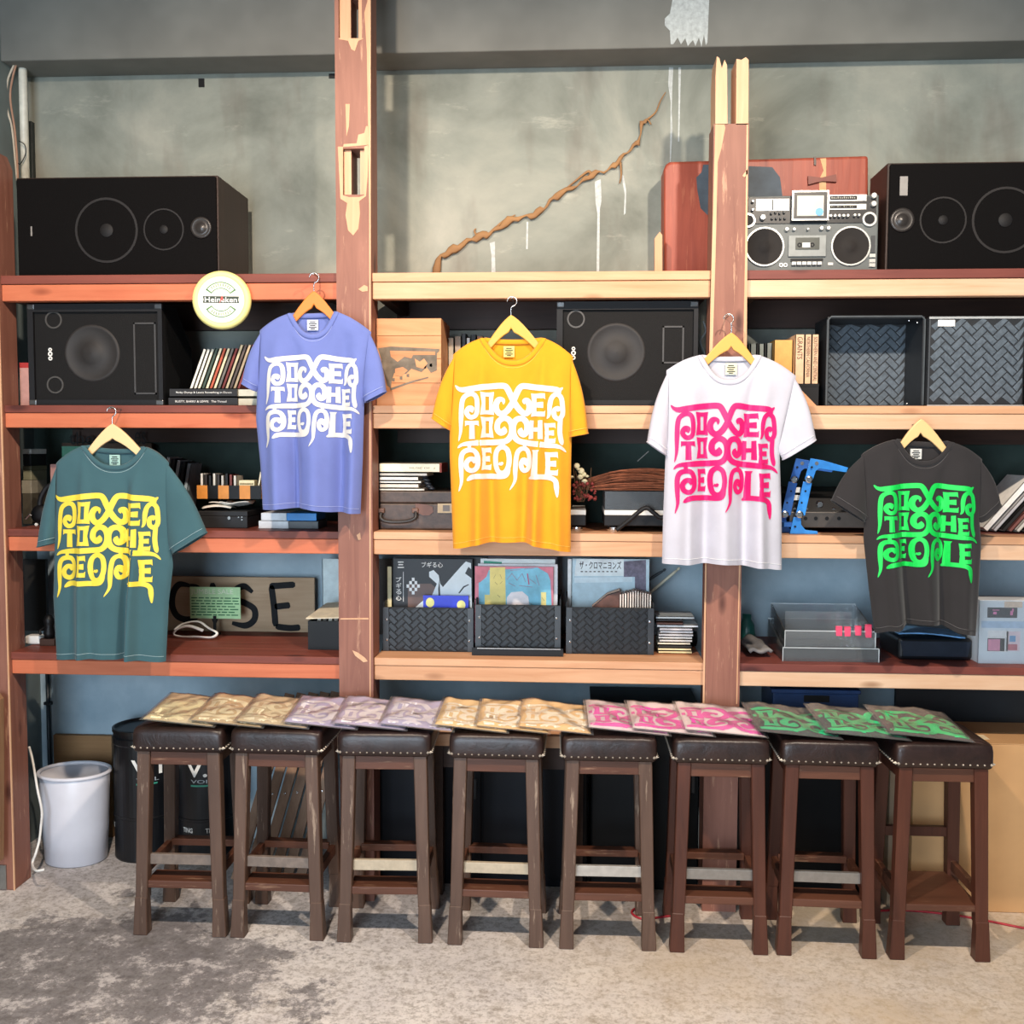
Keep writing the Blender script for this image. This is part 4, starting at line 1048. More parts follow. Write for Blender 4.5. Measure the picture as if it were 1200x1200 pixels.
# books right of the crate
for k, (a, b, y0, hx, lb) in enumerate(((522,524.5,396,'#c08a72','thin pinkish book right of the pine crate'), (525,532,396,'#e8dcc0','cream book right of the pine crate'), (532.5,540.5,394,'#a3917c','tan book, third from the pine crate'),
        (541,546,391,'#3a3a38','dark thin book, fourth from the pine crate'), (546.5,551,396,'#e4ded2','white book next to the yellow shoulder'), (551.5,558,392,'#2a2a2a','black book half hidden by the yellow t-shirt'), (558.5,566,394,'#a06f50','brown book almost hidden by the yellow t-shirt'))):
    X0, X1, Z0, Z1 = face(a, y0, b, 470, .26, 1); book('hardback_book', lb, X0, X1, .26, .2, Z0, Z1, hx, 'books between the pine crate and the yellow t-shirt')
# cable at the right end of the middle bay
mb = MB(); mb.tube(catmull([tuple(at(x, y, .3)) for x, y in ((826,470),(822,440),(826,418),(821,400),(827,388),(824,376))], 5), .0035, 6)
o = mb.build('cable', M('#b9bfc0', .6), smooth=True); tag(o, 'thin grey cable hanging behind the right stage monitor', 'cable')
# books in the right bay
for k, (a, b, y0, hx, lb) in enumerate(((876,878,404,'#151515','slim black book closest to the second post'), (878.5,885.5,403,'#7f8781','grey album left of the tan books'), (886,888,402,'#111111','slim black spine between two grey albums'), (888.5,894.5,403,'#8b938a','second grey album left of the tan books'), (895,897,402,'#101010','slim black spine beside the third grey album'), (897.5,904,402,'#8a8f86','third grey album touching the tan books'))):
    X0, X1, Z0, Z1 = face(a, y0, b, 470, .20, 1); book('photo_album', lb, X0, X1, .20, .2, Z0, Z1, hx, 'grey albums behind the white t-shirt', cat='book')
X0, X1, Z0, Z1 = face(906, 398.5, 928, 470, .16, 1)
book('boxed_book', 'thick plain tan boxed book behind the white shoulder', X0, X1, .16, .22, Z0, Z1, '#d2a058', None, rough=.7)
X0, X1, Z0, Z1 = face(930.5, 449.5, 959, 474, .12, 1)
t = thing('black_box', 'small black box under the three lettered cream books', 'box', ((X0+X1)/2, .12, Z0)); MB().box(X0, X1, .12, .34, Z0, Z1-.012).build('base', BLACK, t, world=True); MB().box(X0-.001, X1+.001, .119, .341, Z1-.0118, Z1).build('lid', BLACK2, t, world=True)
zb = Z1+.0006
for k, (a, b) in enumerate(((931,942), (942.3,950.3), (950.6,958.8))):
    X0, X1, _, Z1 = face(a, 392, b, 449, .13); lb = ['left', 'middle', 'right'][k]
    t = book('cloth_book', lb+' one of the three cream books with vertical lettering on the black box', X0, X1, .13, .19, zb, Z1, '#dfb792', 'three lettered cream books')
    tm = text_mb(['GRANTS', 'NORTHERN CALIFORNIA', 'SOUTHERN AND CENTRAL'][k], 0, (Z1-zb)*[.45, .82, .9][k], -(X1-X0)*.28, (X1-X0)*.28, 0)
    tm.v = [(z, -.0014, (Z1-zb)*.95-x) for x, y, z in tm.v]; tm.build('spine_lettering', M('#5f3a2a', .7), t)
mb = MB().prism(pts([(921, 476), (930, 448), (957, 476)], .09), .085, .10); mb.v = [(x, y, max(z, TOP[1]+.001)) for x, y, z in mb.v]
tag(mb.build('wood_wedge', RAILM[1]), 'small tan triangular wood wedge in front of the black box', 'wood')
# woven crates lying on their sides
def woven_open(label, box, Y, dep, tier):
    X0, X1, Z0, Z1 = face(*box, Y, tier); w, h = X1-X0, Z1-Z0
    t = thing('woven_crate', label, 'crate', ((X0+X1)/2, Y, Z0), group='woven crates on their sides')
    th = .006
    for nm, b in (('side_panel', (-w/2, -w/2+th, 0, dep, 0, h)), ('side_panel', (w/2-th, w/2, 0, dep, 0, h)), ('side_panel', (-w/2+th, w/2-th, 0, dep, 0, th)), ('side_panel', (-w/2+th, w/2-th, 0, dep, h-th, h)), ('base_panel', (-w/2+th, w/2-th, dep-th, dep, th, h-th))):
        MB().box(*b).build(nm, M('#1f2226', .5), t)
    wm = MB(); weave(wm, w-2*th, h-2*th, .026, dep-th-.0005); wm.v = [(x, y, z+h/2) for x, y, z in wm.v]; wm.build('woven_strips', WEAVE, t, kind='stuff')
    MB().tube([(-w/2, -.002, .006), (-w/2, -.002, h-.012), (-w/2+.012, -.002, h), (w/2-.012, -.002, h), (w/2, -.002, h-.012), (w/2, -.002, .006)], .004, 6).build('rim', M('#4b5155', .4), t)
    for x, z in ((w/2-.05, h-.012), (w/2-.02, h-.02), (w/2-.05, .012)):
        MB().lathe([(.004, 0), (.003, .003), (.0004, .004)], 8, cyl_T(x, -.001+.02, z)).build('rivet', CHROME, t)
def woven_closed(label, box, Y, dep, tier):
    X0, X1, Z0, Z1 = face(*box, Y, tier); w, h = X1-X0, Z1-Z0
    t = thing('woven_crate', label, 'crate', ((X0+X1)/2, Y, Z0), group='woven crates on their sides')
    MB().box(-w/2, w/2, 0, dep, 0, h).build('panel', M('#1f2226', .5), t, bevel=.006)
    wm = MB(); weave(wm, w-.012, h-.012, .026, -.0005, .003); wm.v = [(x, y, z+h/2) for x, y, z in wm.v]; wm.build('woven_strips', WEAVE, t, kind='stuff')
    r = MB(); r.box(-w/2, w/2, -.004, -.0002, h-.008, h); r.box(-w/2, w/2, -.004, -.0002, 0, .006); r.build('rim', M('#a9acac', .4), t)
    MB().box(-w/2+.03, -w/2+.09, -.0055, -.0035, h-.035, h-.012).build('label_sticker', WHITE, t)
woven_open('black woven crate on its side with its open end facing out', (968, 371, 1081, 474), .10, .20, 1)
woven_closed('black woven crate on its side with its woven base facing out', (1086, 371, 1199, 474), .07, .22, 1)
# third crate just entering at the right edge
woven_closed('black woven crate at the right picture edge, only its side showing', (1202, 371, 1312, 474), .09, .22, 1)
# ================================================================ third tier
# ---- left bay
mb = MB(); X0, X1, Z0, Z1 = face(78, 500, 182, 640, .50, 2); Z1 = min(Z1, ZR[1]-.055)
t = thing('painted_board', 'dark brown board with faint black lettering leaning at the back of the left bay', 'board', ((X0+X1)/2, .48, Z0))
MB().box(X0, X1, .48, .50, Z0, Z1).build('panel', wood('brown_board', '#5a4636', '#33261d', 0, .7, knots=False), t, world=True)
for s_, a, b in (('the', 81, 109), ('es', 158, 171)):
    u0, u1, w0, w1 = rect(a, 506, b, 521, .478); text_mb(s_, u0, u1, w0, w1, .4788).build('lettering', BLACK2, t, world=True)
def carton(name, label, cat, box, Y, dep, z0, hx, lid=None, group=None, bev=.002, rough=.6):
    X0, X1, Z0, Z1 = rect(*box, Y); Z0 = z0+.0008
    t = thing(name, label, cat, ((X0+X1)/2, Y, Z0), group=group)
    lh = (Z1-Z0)*.3
    MB().box(X0, X1, Y, Y+dep, Z0, Z1-lh-.0005).build('body', M(hx, rough), t, world=True, bevel=bev)
    MB().box(X0-.001, X1+.001, Y-.001, Y+dep+.001, Z1-lh, Z1).build('lid', M(lid or hx, rough), t, world=True, bevel=bev)
    return t, X0, X1, Z0, Z1
t, *_r1, zc = carton('small_box', 'small grey-green box at the foot of the stack by the left post', 'box', (27, 563, 38, 618), .22, .12, TOP[2], '#4a4438', '#8a8474')
t, *_r1, zc = carton('small_box', 'small olive box in the middle of the stack by the left post', 'box', (27, 546, 37, 560), .22, .12, zc, '#7c7a62', '#6a684f')
t, *_r1, zc = carton('small_box', 'small black box with a white lid on top of the stack by the left post', 'box', (27, 526, 36.5, 545), .22, .12, zc, '#15171a', '#d9dcd8')
# black headphones
p = at(64, 600, .16); zb = TOP[2]
t = thing('headphones', 'black headphones standing behind the dark teal sleeve', 'headphones', (p.x, .16, zb))
MB().tube(catmull([(p.x-.055+.0, .16, zb+.05), (p.x-.06, .165, zb+.10), (p.x-.03, .17, zb+.155), (p.x+.02, .17, zb+.155), (p.x+.045, .165, zb+.10), (p.x+.04, .16, zb+.05)], 5), .010, 8).build('headband', BLACK, t, world=True, smooth=True)
for dx in (-.055, .04): MB().lathe([(.038, 0), (.042, .012), (.034, .03), (.012, .034)], 20, cyl_T(p.x+dx, .175, zb+.044)).build('ear_cup', BLACK2, t, world=True, smooth=True)
MB().tube([tuple(at(30, 608, .13)), tuple(at(35, 603, .13)), tuple(at(37, 604.5, .13))], .0045, 6).build('metal_slider', CHROME, t, world=True)
MB().lathe([(.007, 0), (.006, .006), (.0005, .007)], 12, cyl_T(at(40, 615, .13).x, .15, at(40, 615, .13).z)).build('plug', WHITE, t, world=True)
# upright book seen beside the teal shoulder, green case behind the hanger
X0, X1, Z0, Z1 = face(60, 544, 70, 620, .2, 2); book('hardback_book', 'book with pinkish spine half hidden by the dark teal sleeve', X0, X1, .2, .16, Z0, Z1, '#9a6f66')
X0, X1, Z0, Z1 = face(74, 523, 100, 620, .34, 2); book('record_case', 'green and white flat case behind the dark teal shoulder', X0, X1, .34, .12, Z0, Z1, '#3f7a63', cat='case')
# leaning dark books with white spines
for k in range(5):
    b = at(184+6.2*k, 618, .28)
    book('video_case', ORD[k]+' video case from the left, leaning behind the dark teal sleeve', b.x, b.x+.0165, .28, .12, TOP[2]+.002, TOP[2]+.272-.006*k, ['#c9ced0','#24282c','#b8c4cc','#1d2226','#9fb0ba'][k], 'leaning video cases', lean=.17, cat='video case')
# low row of small cassette cases standing on an open tray with a checkered front
Y = .16
X0, X1, Z0, Z1 = face(231, 577, 318, 596, Y, 2)
ztr = at(270, 592, Y).z
tz = at(270, 594, Y).z
amp, ax0, ax1, az0, az1 = carton('amplifier', 'black amplifier box with tiny dials left of the blue t-shirt hem', 'amplifier', (233, 599, 290, 622), .11, .24, TOP[2], '#17181a')
for px, py, r in ((269, 607, .007), (280, 606, .003), (284, 606, .003), (284, 609, .003)):
    MB().lathe([(r, 0), (r*.9, .006), (.0004, .006)], 12, cyl_T(at(px, py, .11).x, .1095, at(px, py, .11).z)).build('dial', STEEL, amp, world=True)
t = thing('paper_heap', 'crumpled white papers lying on the black amplifier', 'papers', ((ax0+ax1)/2, .12, az1))
for k, (dx, dy, rz) in enumerate(((.0, 0, .15), (.05, .02, -.2), (.1, .01, .1))):
    def pf(u, v, k=k, dx=dx, dy=dy, rz=rz):
        x, y = (u-.5)*.11, (v-.5)*.13; return (ax0+.055+dx*.7+x*math.cos(rz)-y*math.sin(rz), .19+dy+x*math.sin(rz)+y*math.cos(rz), az1+.004+k*.007+.008*abs(math.sin(3*u+k))+.006*math.sin(5*v+k)+.006)
    g = MB(); g.grid(pf, 10, 10); o = g.build('sheet', M('#eae6dd', .8, .04), t, world=True, smooth=True)
    o.modifiers.new('thick', 'SOLIDIFY').thickness = .003
zt_ = az1+.045
X0, X1, _, _ = rect(231, 577, 306, 596, Y)
t = thing('display_tray', 'orange and black checkered tray of cassettes above the black amplifier', 'tray', ((X0+X1)/2, .2, zt_))
ORG = M('#d98d3d', .5)
w_ = (X1-X0)/6
for k in range(6):
    MB().box(X0+k*w_, X0+(k+1)*w_-.0003, Y, Y+.006, zt_, zt_+.052).build('check_panel', ORG if k % 2 == 0 else BLACK2, t, world=True)
MB().box(X0, X1, Y+.0065, Y+.22, zt_, zt_+.006).build('tray_base', ORG, t, world=True)
for xx in (X0, X1-.006): MB().box(xx, xx+.006, Y+.0065, Y+.22, zt_+.0065, zt_+.052).build('side_wall', ORG, t, world=True)
for xx in (X0+.01, X1-.02):   # legs stand on the shelf behind the amplifier
    MB().box(xx, xx+.012, .36, .372, TOP[2]+.001, zt_-.0005).build('leg', BLACK, t, world=True)
MB().box(X0, X1, .3565, .375, zt_-.006, zt_-.0002).build('leg_rail', BLACK, t, world=True)
for k in range(9):
    x = X0+.009+.0165*k
    book('cassette_case', ORD[k]+' small cassette case from the left in the checkered tray', x, x+.0135, Y+.012, .08, zt_+.0066, zt_+.098-.004*(k % 3), ['#d8d4cc','#2a2220','#1b1b1d','#e3ddd0','#37302c','#c9c2b6','#151517','#7d3b34','#dcd6ca'][k], 'cassette cases in the checkered tray', cat='cassette')
xr0, xr1 = X0+.009+.0165*9+.003, X1-.032
t = thing('perforated_rack', 'cream perforated strip rack at the right of the checkered tray', 'rack', ((xr0+xr1)/2, Y+.02, zt_+.0066))
MB().box(xr0, xr1, Y+.02, Y+.06, zt_+.0066, zt_+.072).build('strip', CREAM, t, world=True, bevel=.002)
hm = MB()
for k in range(8):
    for j in range(2): hm.disc((xr0+.007+k*(xr1-xr0-.014)/7, zt_+.038+.02*j), .0034, Y+.0185, Y+.0205, 8)
hm.build('holes', M('#8a7c58', .7), t, world=True)
X0b = X1-.028; book('notebook', 'cream notebook with a red back leaning at the end of the checkered tray', X0b, X0b+.010, Y+.02, .1, zt_+.0066, zt_+.105, '#e9dcc0', lean=.18, cat='notebook')
book('red_booklet', 'small red booklet standing at the right end of the checkered tray', X1-.0165, X1-.0075, Y+.075, .08, zt_+.0066, zt_+.075, '#a3232c', cat='booklet')
# white and blue video boxes
zc = TOP[2]
for k, (a, b, hxl, hxr, lb) in enumerate(((303, 373, '#d7dade', '#55585c', 'white and grey video box at the bottom, below the blue t-shirt hem'), (306, 371, '#d4dbe0', '#2f86cc', 'white and sky-blue video box on top, below the blue t-shirt hem'))):
    X0, X1, _, _ = rect(a, 605, b, 620, .10); h_ = .030
    t = thing('video_box', lb, 'video box', ((X0+X1)/2, .10, zc+.0006), group='video boxes under the blue t-shirt')
    xm = X0+(X1-X0)*(.46 if k else .5)
    MB().box(X0, xm, .10, .24, zc+.0008, zc+h_).build('white_half', M(hxl, .5), t, world=True, bevel=.002); MB().box(xm+.0003, X1, .10, .24, zc+.0008, zc+h_).build('coloured_half', M(hxr, .5), t, world=True, bevel=.002)
    zc += h_+.0008
mb = MB().tube(catmull([tuple(at(x, y, .08)) for x, y in ((275,622),(285,621.4),(296,621),(303,619.5))], 4), .003, 6); mb.v = [(x, y, max(z, TOP[2]+.0035)) for x, y, z in mb.v]
tag(mb.build('cable', WHITE, smooth=True), 'short white cable in front of the black amplifier', 'cable')
# ---- middle bay
Y = .10
X0, X1, Z0, Z1 = face(441.5, 575.5, 545, 621, Y, 2); X0 = max(X0, -.737)
t = thing('attache_case', 'old brown leather attache case with handle lying below the white books', 'suitcase', ((X0+X1)/2, Y, Z0))
CASE = M('#4a3a31', .5, .3, 40, .15); zs = Z0+(Z1-Z0)*.68
MB().box(X0, X1, Y, Y+.34, Z0, zs-.0006).build('lower_shell', CASE, t, world=True, bevel=.006); MB().box(X0, X1, Y, Y+.34, zs+.0006, Z1).build('lid', CASE, t, world=True, bevel=.006)
hp = [at(x, y, Y-.01) for x, y in ((447, 601), (447, 607), (455, 611), (475, 611), (487, 607), (487, 600))]
MB().tube(catmull([Vector((p.x, Y-.014-.012*(1 if 0 < i < 5 else 0), p.z)) for i, p in enumerate(hp)], 5), .0065, 8).build('handle', M('#2c2a2a', .45), t, world=True, smooth=True)
for px in (447.5, 487): p = at(px, 598, Y); MB().box(p.x-.012, p.x+.012, Y-.016, Y-.0003, p.z-.010, p.z+.008).build('handle_mount', M('#6b4a3a', .5), t, world=True, bevel=.003)
flat([(487,590),(500,591),(507,594),(508,600),(503,604),(496,604),(487,600)], Y-.0005, .004, 'strap', M('#6a4433', .5), t)
flat([(513,590),(530,590),(530,601),(513,601)], Y-.0005, .006, 'clasp', M('#8d7354', .4, metal=.5), t)
flat([(519,592),(527,592),(527,599),(519,599)], Y-.0068, .003, 'clasp_plate', M('#5b4733', .4), t)
zc = Z1; base_case = Z1
for k, (xr, hpx, hx, lb) in enumerate(((497, 3, '#e7e2d6', 'thin white booklet lying directly on the brown attache case'), (490, 5.5, '#dcd3c4', 'white book second up on the brown attache case'), (493, 3, '#efece4', 'thin white book third up on the brown attache case'), (489.5, 5, '#eeece6', 'white book fourth up on the brown attache case'))):
    X0b, X1b, _, _ = rect(441, 560, xr, 570, Y); X0b = max(X0b, -.736); h_ = hpx*3.85/1200
    book('flat_book', lb, X0b, X1b, Y+.004, .2, zc+.0006, zc+h_, hx, 'white books on the attache case', flatlie=True, pages='#efece4'); zc += h_+.0006
book('flat_book', 'grey-white folder under the thick cream box set', max(-.736, rect(441, 555, 515, 560, Y)[0]), rect(441, 555, 500, 560, Y)[1], Y+.004, .2, zc+.0006, zc+.014, '#c3c1bb', 'white books on the attache case', flatlie=True)
zc += .0146
X1b = rect(441, 540, 515, 553, Y)[1]
t = book('box_set', 'thick cream box set with a red end on top of the white books', -.736, X1b, Y, .2, zc+.0006, zc+.036, '#f1ead0', flatlie=True)
MB().box((X1b+.736)/2+.0006, (X1b+.736)/2+.008, 0, .2, 0, .0354).build('red_end', M('#8a3424', .6), t)
text_mb('MUSIC OF   J', .0, (X1b+.736)*.42, .012, .02, -.0006).build('spine_lettering', M('#6a6250', .7), t)
P = [at(x, y, .12) for x, y in ((495,557),(499,563),(502,570),(506,574))]
P = [Vector((p.x, .13, p.z)) for p in P]
t = thing('coiled_lead', 'short dark coiled cord drooping over the attache case', 'cord', tuple(P[-1]))
cp_ = catmull(P, 8); hel = []
for i, p in enumerate(cp_): hel.append(p+Vector((.009*math.cos(i*1.3), .009*math.sin(i*1.3), .004)))
MB().tube(hel, .0055, 6).build('coil', M('#2b3038', .45), t, world=True, smooth=True)
# turntables
def deck(label, box, Y, dep, cover=True):
    X0, X1, Z0, Z1 = face(*box, Y, 2); 
    t = thing('turntable', label, 'turntable', ((X0+X1)/2, Y, Z0), group='turntables under the twig broom')
    zf = Z0+.022; zp = at(740, 604, Y).z; zw = at(740, 598, Y).z
    MB().box(X0, X1, Y, Y+dep, zf, zp).build('plinth', BLACK, t, world=True, bevel=.003)
    MB().box(X0, X1, Y-.001, Y+dep, zp+.0004, zw).build('top_plate', M('#d9d8d2', .4, .05), t, world=True, bevel=.002)
    for x in (X0+.035, X1-.035):
        for y in (Y+.03, Y+dep-.04):
            MB().lathe([(.024, 0), (.025, .008), (.02, .009), (.02, .0155), (.012, .0225)], 18, Matrix.Translation((x, y, Z0))).build('foot', CHROME, t, world=True, smooth=False)
    xm = (X0+X1)/2
    MB().lathe([(.115, 0), (.118, .006), (.116, .012), (.03, .012)], 40, Matrix.Translation((xm-.03, Y+dep/2, zw+.0005))).build('platter', DGREY, t, world=True)
    if cover:
        zt2 = Z1; c = MB()
        c.box(X0+.002, X1-.002, Y+.002, Y+.005, zw+.001, zt2); c.box(X0+.002, X1-.002, Y+dep-.005, Y+dep-.002, zw+.001, zt2)
        c.box(X0+.002, X0+.005, Y+.005, Y+dep-.005, zw+.001, zt2); c.box(X1-.005, X1-.002, Y+.005, Y+dep-.005, zw+.001, zt2); c.box(X0+.002, X1-.002, Y+.002, Y+dep-.002, zt2+.0003, zt2+.003)
        c.build('dust_cover', glassy('smoked_acrylic', (.30, .28, .27, 1), .04, .05, .3), t, world=True)
    return t, X0, X1, Z1
deck('turntable mostly hidden behind the yellow t-shirt', (600, 578, 686.5, 622), .08, .33, False)
tt, dx0, dx1, dz1 = deck('turntable with smoked dust cover left of the white t-shirt', (708, 577, 806, 622), .08, .33, True)
P = [at(x, y, .05) for x, y in ((722, 621), (735, 611), (748, 600), (757, 595), (765, 600), (773, 606), (780, 605))]
mb = MB().tube(catmull([Vector((p.x, .035, p.z)) for p in P], 6), .008, 8); tag(mb.build('audio_lead', BLACK, smooth=True), 'thick black cord looping over the front of the turntable', 'cord')
# twig broom with dried flowers
t = thing('twig_broom', 'brown twig broom lying across the turntables', 'broom', (at(720, 575, .2).x, .2, dz1))
mb = MB(); rnd = random.Random(3)
for k in range(120):
    a, b = rnd.uniform(-1, 1), rnd.uniform(-1, 1)
    s0 = at(672+rnd.uniform(0, 18), 576+a*9+b*2, .15+.05*b); m0 = at(715, 566+a*13, .15+.07*b); e0 = at(785+rnd.uniform(-6, 14), 566+a*13+rnd.uniform(-3, 3), .15+.07*b)
    P = [Vector((p.x, .15+.07*b*(.4 if i == 0 else 1), max(p.z, dz1+.008))) for i, p in enumerate((s0, m0, at(750, 564+a*14+rnd.uniform(-2, 2), .15), e0))]
    mb.tube(catmull(P, 3), rnd.uniform(.0012, .0022), 4)
mb.build('bristles', M('#8c5238', .8, .35, 40), t, world=True, kind='stuff')
P = [Vector((at(690, 572, .15).x, .15, at(690, 572, .15).z)), Vector((at(676, 583, .15).x, .15, at(676, 583, .15).z))]
MB().tube([tuple(at(747, 540.5, .2)), tuple(at(760, 529, .2))], .002, 5).build('loose_twig', M('#8f8f8a', .6), t, world=True)
t = thing('dried_flowers', 'small bunch of dried red berries and cream flowers beside the yellow t-shirt hem', 'flowers', (at(680, 575, .10).x, .12, TOP[2]+.1))
mb = MB(); ms = MB(); rnd = random.Random(5)
for k in range(46):
    p = at(672+rnd.uniform(0, 26), 572+rnd.uniform(-8, 14)-.0*k, .06+rnd.uniform(0, .05)); r = rnd.uniform(.004, .008)
    mb.lathe([(.0006, -r), (r*.8, -r*.5), (r, 0), (r*.8, r*.5), (.0006, r)], 7, Matrix.Translation(p), cap=False)
mb.build('berries', M('#7a2a26', .7, .3, 30), t, world=True, kind='stuff')
for k, (px, py, r) in enumerate(((676,546,.012),(681,552,.013),(684,556,.011),(680,559,.012),(685,564,.012),(670,559,.009),(678,550,.009),(688,558,.008))):
    p = at(px, py, .08+.004*(k % 3)); MB().lathe([(.0006, -r*.7), (r*.8, -r*.3), (r, r*.1), (r*.5, r*.5), (.0006, r*.35)], 9, Matrix.Translation(p) @ Matrix.Rotation(1.2+.3*k, 4, 'X')).build('flower', M('#e8ddb4', .7), t, world=True, smooth=True)
for k in range(9):
    a = at(672+k*2.6, 548+4*(k % 4), .085); b = at(676+k, 588, .085)
    MB().tube(catmull([a, (a+b)/2+Vector((.004*(k % 3), 0, 0)), b], 4), .0016, 5).build('stalk', M('#5a4028', .8), t, world=True)
# ---- right bay
MIX = M('#1f1d1c', .45)
Y = .12
X0, X1, Z0, Z1 = face(925, 566, 1046, 622, Y, 2)
t = thing('audio_mixer', 'black audio mixer with chrome knobs behind the blue stand', 'mixer', ((X0+X1)/2, Y, Z0))
zs = at(960, 600, Y).z
MB().box(X0, X1, Y, Y+.3, Z0+.018, zs).build('front_edge', M('#57524e', .4, .1, metal=.4), t, world=True, bevel=.003)
for x in (X0+.04, X1-.05): MB().lathe([(.016, 0), (.016, .0175)], 12, Matrix.Translation((x, Y+.05, Z0))).build('foot', BLACK, t, world=True); MB().lathe([(.016, 0), (.016, .0175)], 12, Matrix.Translation((x, Y+.25, Z0))).build('foot', BLACK, t, world=True)
mb = MB(); mb.add([(X0, Y+.012, zs+.0004), (X1, Y+.012, zs+.0004), (X1, Y+.3, zs+.0004), (X0, Y+.3, zs+.0004), (X0, Y+.05, zs+.05), (X1, Y+.05, zs+.05), (X1, Y+.3, zs+.085), (X0, Y+.3, zs+.085)], [(3,2,1,0),(4,5,6,7),(0,1,5,4),(1,2,6,5),(2,3,7,6),(3,0,4,7)])
mb.build('control_panel', MIX, t, world=True, bevel=.002)
for px, py, r in ((961, 591, .014), (977, 598, .011), (988, 599, .011), (945, 597, .009), (931, 597, .009), (999, 600, .010)):
    p = at(px, py, Y+.02); MB().lathe([(r, 0), (r*.95, .02), (r*.7, .024), (.0005, .024)], 16, cyl_T(p.x, Y+.042, p.z)).build('knob', CHROME, t, world=True)
for px in (944, 956, 969, 983): p = at(px, 607.5, Y); MB().disc((p.x, p.z), .007, Y-.002, Y+.0005, 12).build('socket', BLACK2, t, world=True)
for py in (574, 583): X0b, X1b, Zb, Zc = rect(929, py-3, 937, py+3, Y+.04); MB().box(X0b, X1b, Y+.028, Y+.034, Zb, Zc).build('label_plate', WHITE, t, world=True)
# blue folding stand: two Z-shaped sides
BLU = M('#2f86d6', .4, .12); BLUD = M('#2a62b0', .4, .12)
a = at(927, 627, .05)
t = thing('laptop_stand', 'bright blue folding metal stand between the white and charcoal t-shirts', 'stand', (a.x, .05, TOP[2]))
def zside(off, Yp, mat, lower, upper):
    pr = MB(); sc_ = lambda q: [(at(x+off, y, Yp).x, max(at(x+off, y, Yp).z, TOP[2]+.001)) for x, y in q]
    f = MB().prism(sc_([(925.5,632),(958.5,632),(958,622.5),(944,621),(939,615),(938.5,606),(930,606)]), Yp, Yp+.006).build('foot_bracket', mat, t, world=True, bevel=.001)
    s = MB().prism(sc_([(932,604),(943,604),(951,566),(941,564)]), Yp-.0065, Yp-.0006).build('strut', mat, t, world=True, bevel=.001)
    u = MB().prism(sc_([(943,562),(952,564),(956,552),(960,549),(992,553.5),(994,548),(965,539.5),(950,537)]), Yp, Yp+.006).build('top_bracket', mat, t, world=True, bevel=.001)
    for px, py in ((937, 603), (948, 562)):
        p = at(px+off, py, Yp-.01); MB().lathe([(.013, 0), (.013, .008), (.009, .010), (.0005, .010)], 16, cyl_T(p.x, Yp-.0068, p.z)).build('hinge_knob', CHROME, t, world=True)
    p = at(957+off, 543, Yp); MB().disc((p.x, p.z), .007, Yp-.002, Yp+.0002, 14).build('rivet', CHROME, t, world=True)
    for px, py in ((931.5, 617), (939, 589), (943.5, 575.5), (951, 547.5)):
        p = at(px+off, py, Yp); MB().disc((p.x, p.z), .0038, Yp-.0078, Yp-.0062 if 565 < py < 600 else Yp+.0002, 10).build('hole', BLACK2, t, world=True)
zside(0, .05, BLU, None, None); zside(-17, .105, BLUD, None, None)
MB().box(at(918, 612, .07).x, at(932, 612, .07).x, .0565, .1045, at(918, 617, .07).z, at(918, 612, .07).z).build('cross_bar', BLUD, t, world=True)
# albums leaning at the right edge
for k, (dx, hx, L, lb) in enumerate(((0, '#ece9e2', .255, 'white'), (.028, '#b9b6b6', .25, 'silver-grey'), (.05, '#22201f', .24, 'black'), (.066, '#7a4a42', .235, 'maroon'), (.085, '#d8d2c6', .23, 'cream'), (.106, '#1c1c1e', .23, 'dark'))):
    b = at(1151, 618, .2); th = .024 if k == 0 else .015
    book('binder', lb+' binder leaning steeply beside the charcoal t-shirt sleeve', b.x+dx*1.25, b.x+dx*1.25+th, .2-.01*k, .2, TOP[2]+.004, TOP[2]+.004+L, hx, 'binders leaning at the right edge', lean=.70, cat='binder', pages='#d5cfc0')
# ================================================================ fourth tier
# ---- left bay
X0, X1, Z0, Z1 = face(31, 655, 58, 745, .46, 3)
MB_ = MB().box(X0, X1, .44, .46, Z0, Z1); tag(MB_.build('dark_panel', M('#23211f', .7)), 'dark narrow panel standing at the back beside the left post', 'panel')
mb = MB(); p = at(41, 750, .16)
t = thing('power_adapter', 'white plug adapter lying beside the left post', 'adapter', (p.x, .16, TOP[3])); MB().box(-.032, .032, -.02, .03, .001, .036).build('body', WHITE, t, bevel=.008, seg=3); MB().tube([(.02, .03, .02), (.03, .08, .012), (-.01, .14, .006)], .003, 6).build('lead', WHITE, t)
p = at(58, 755, .14)
t = thing('toy_figure', 'small black figurine on a dark wooden foot beside the teal hem', 'figurine', (p.x, .14, TOP[3]))
MB().box(-.03, .03, -.02, .03, .0006, .028).build('foot', DARKW, t, bevel=.002)
MB().lathe([(.018, 0), (.022, .02), (.015, .045), (.019, .06), (.02, .075), (.012, .09), (.0006, .096)], 14, Matrix.Translation((0, 0, .0285))).build('torso', BLACK2, t, smooth=True)
MB().tube([(-.015, -.005, .07), (-.03, -.015, .06), (-.02, -.03, .05)], .006, 6).build('arm', BLACK2, t, smooth=True)
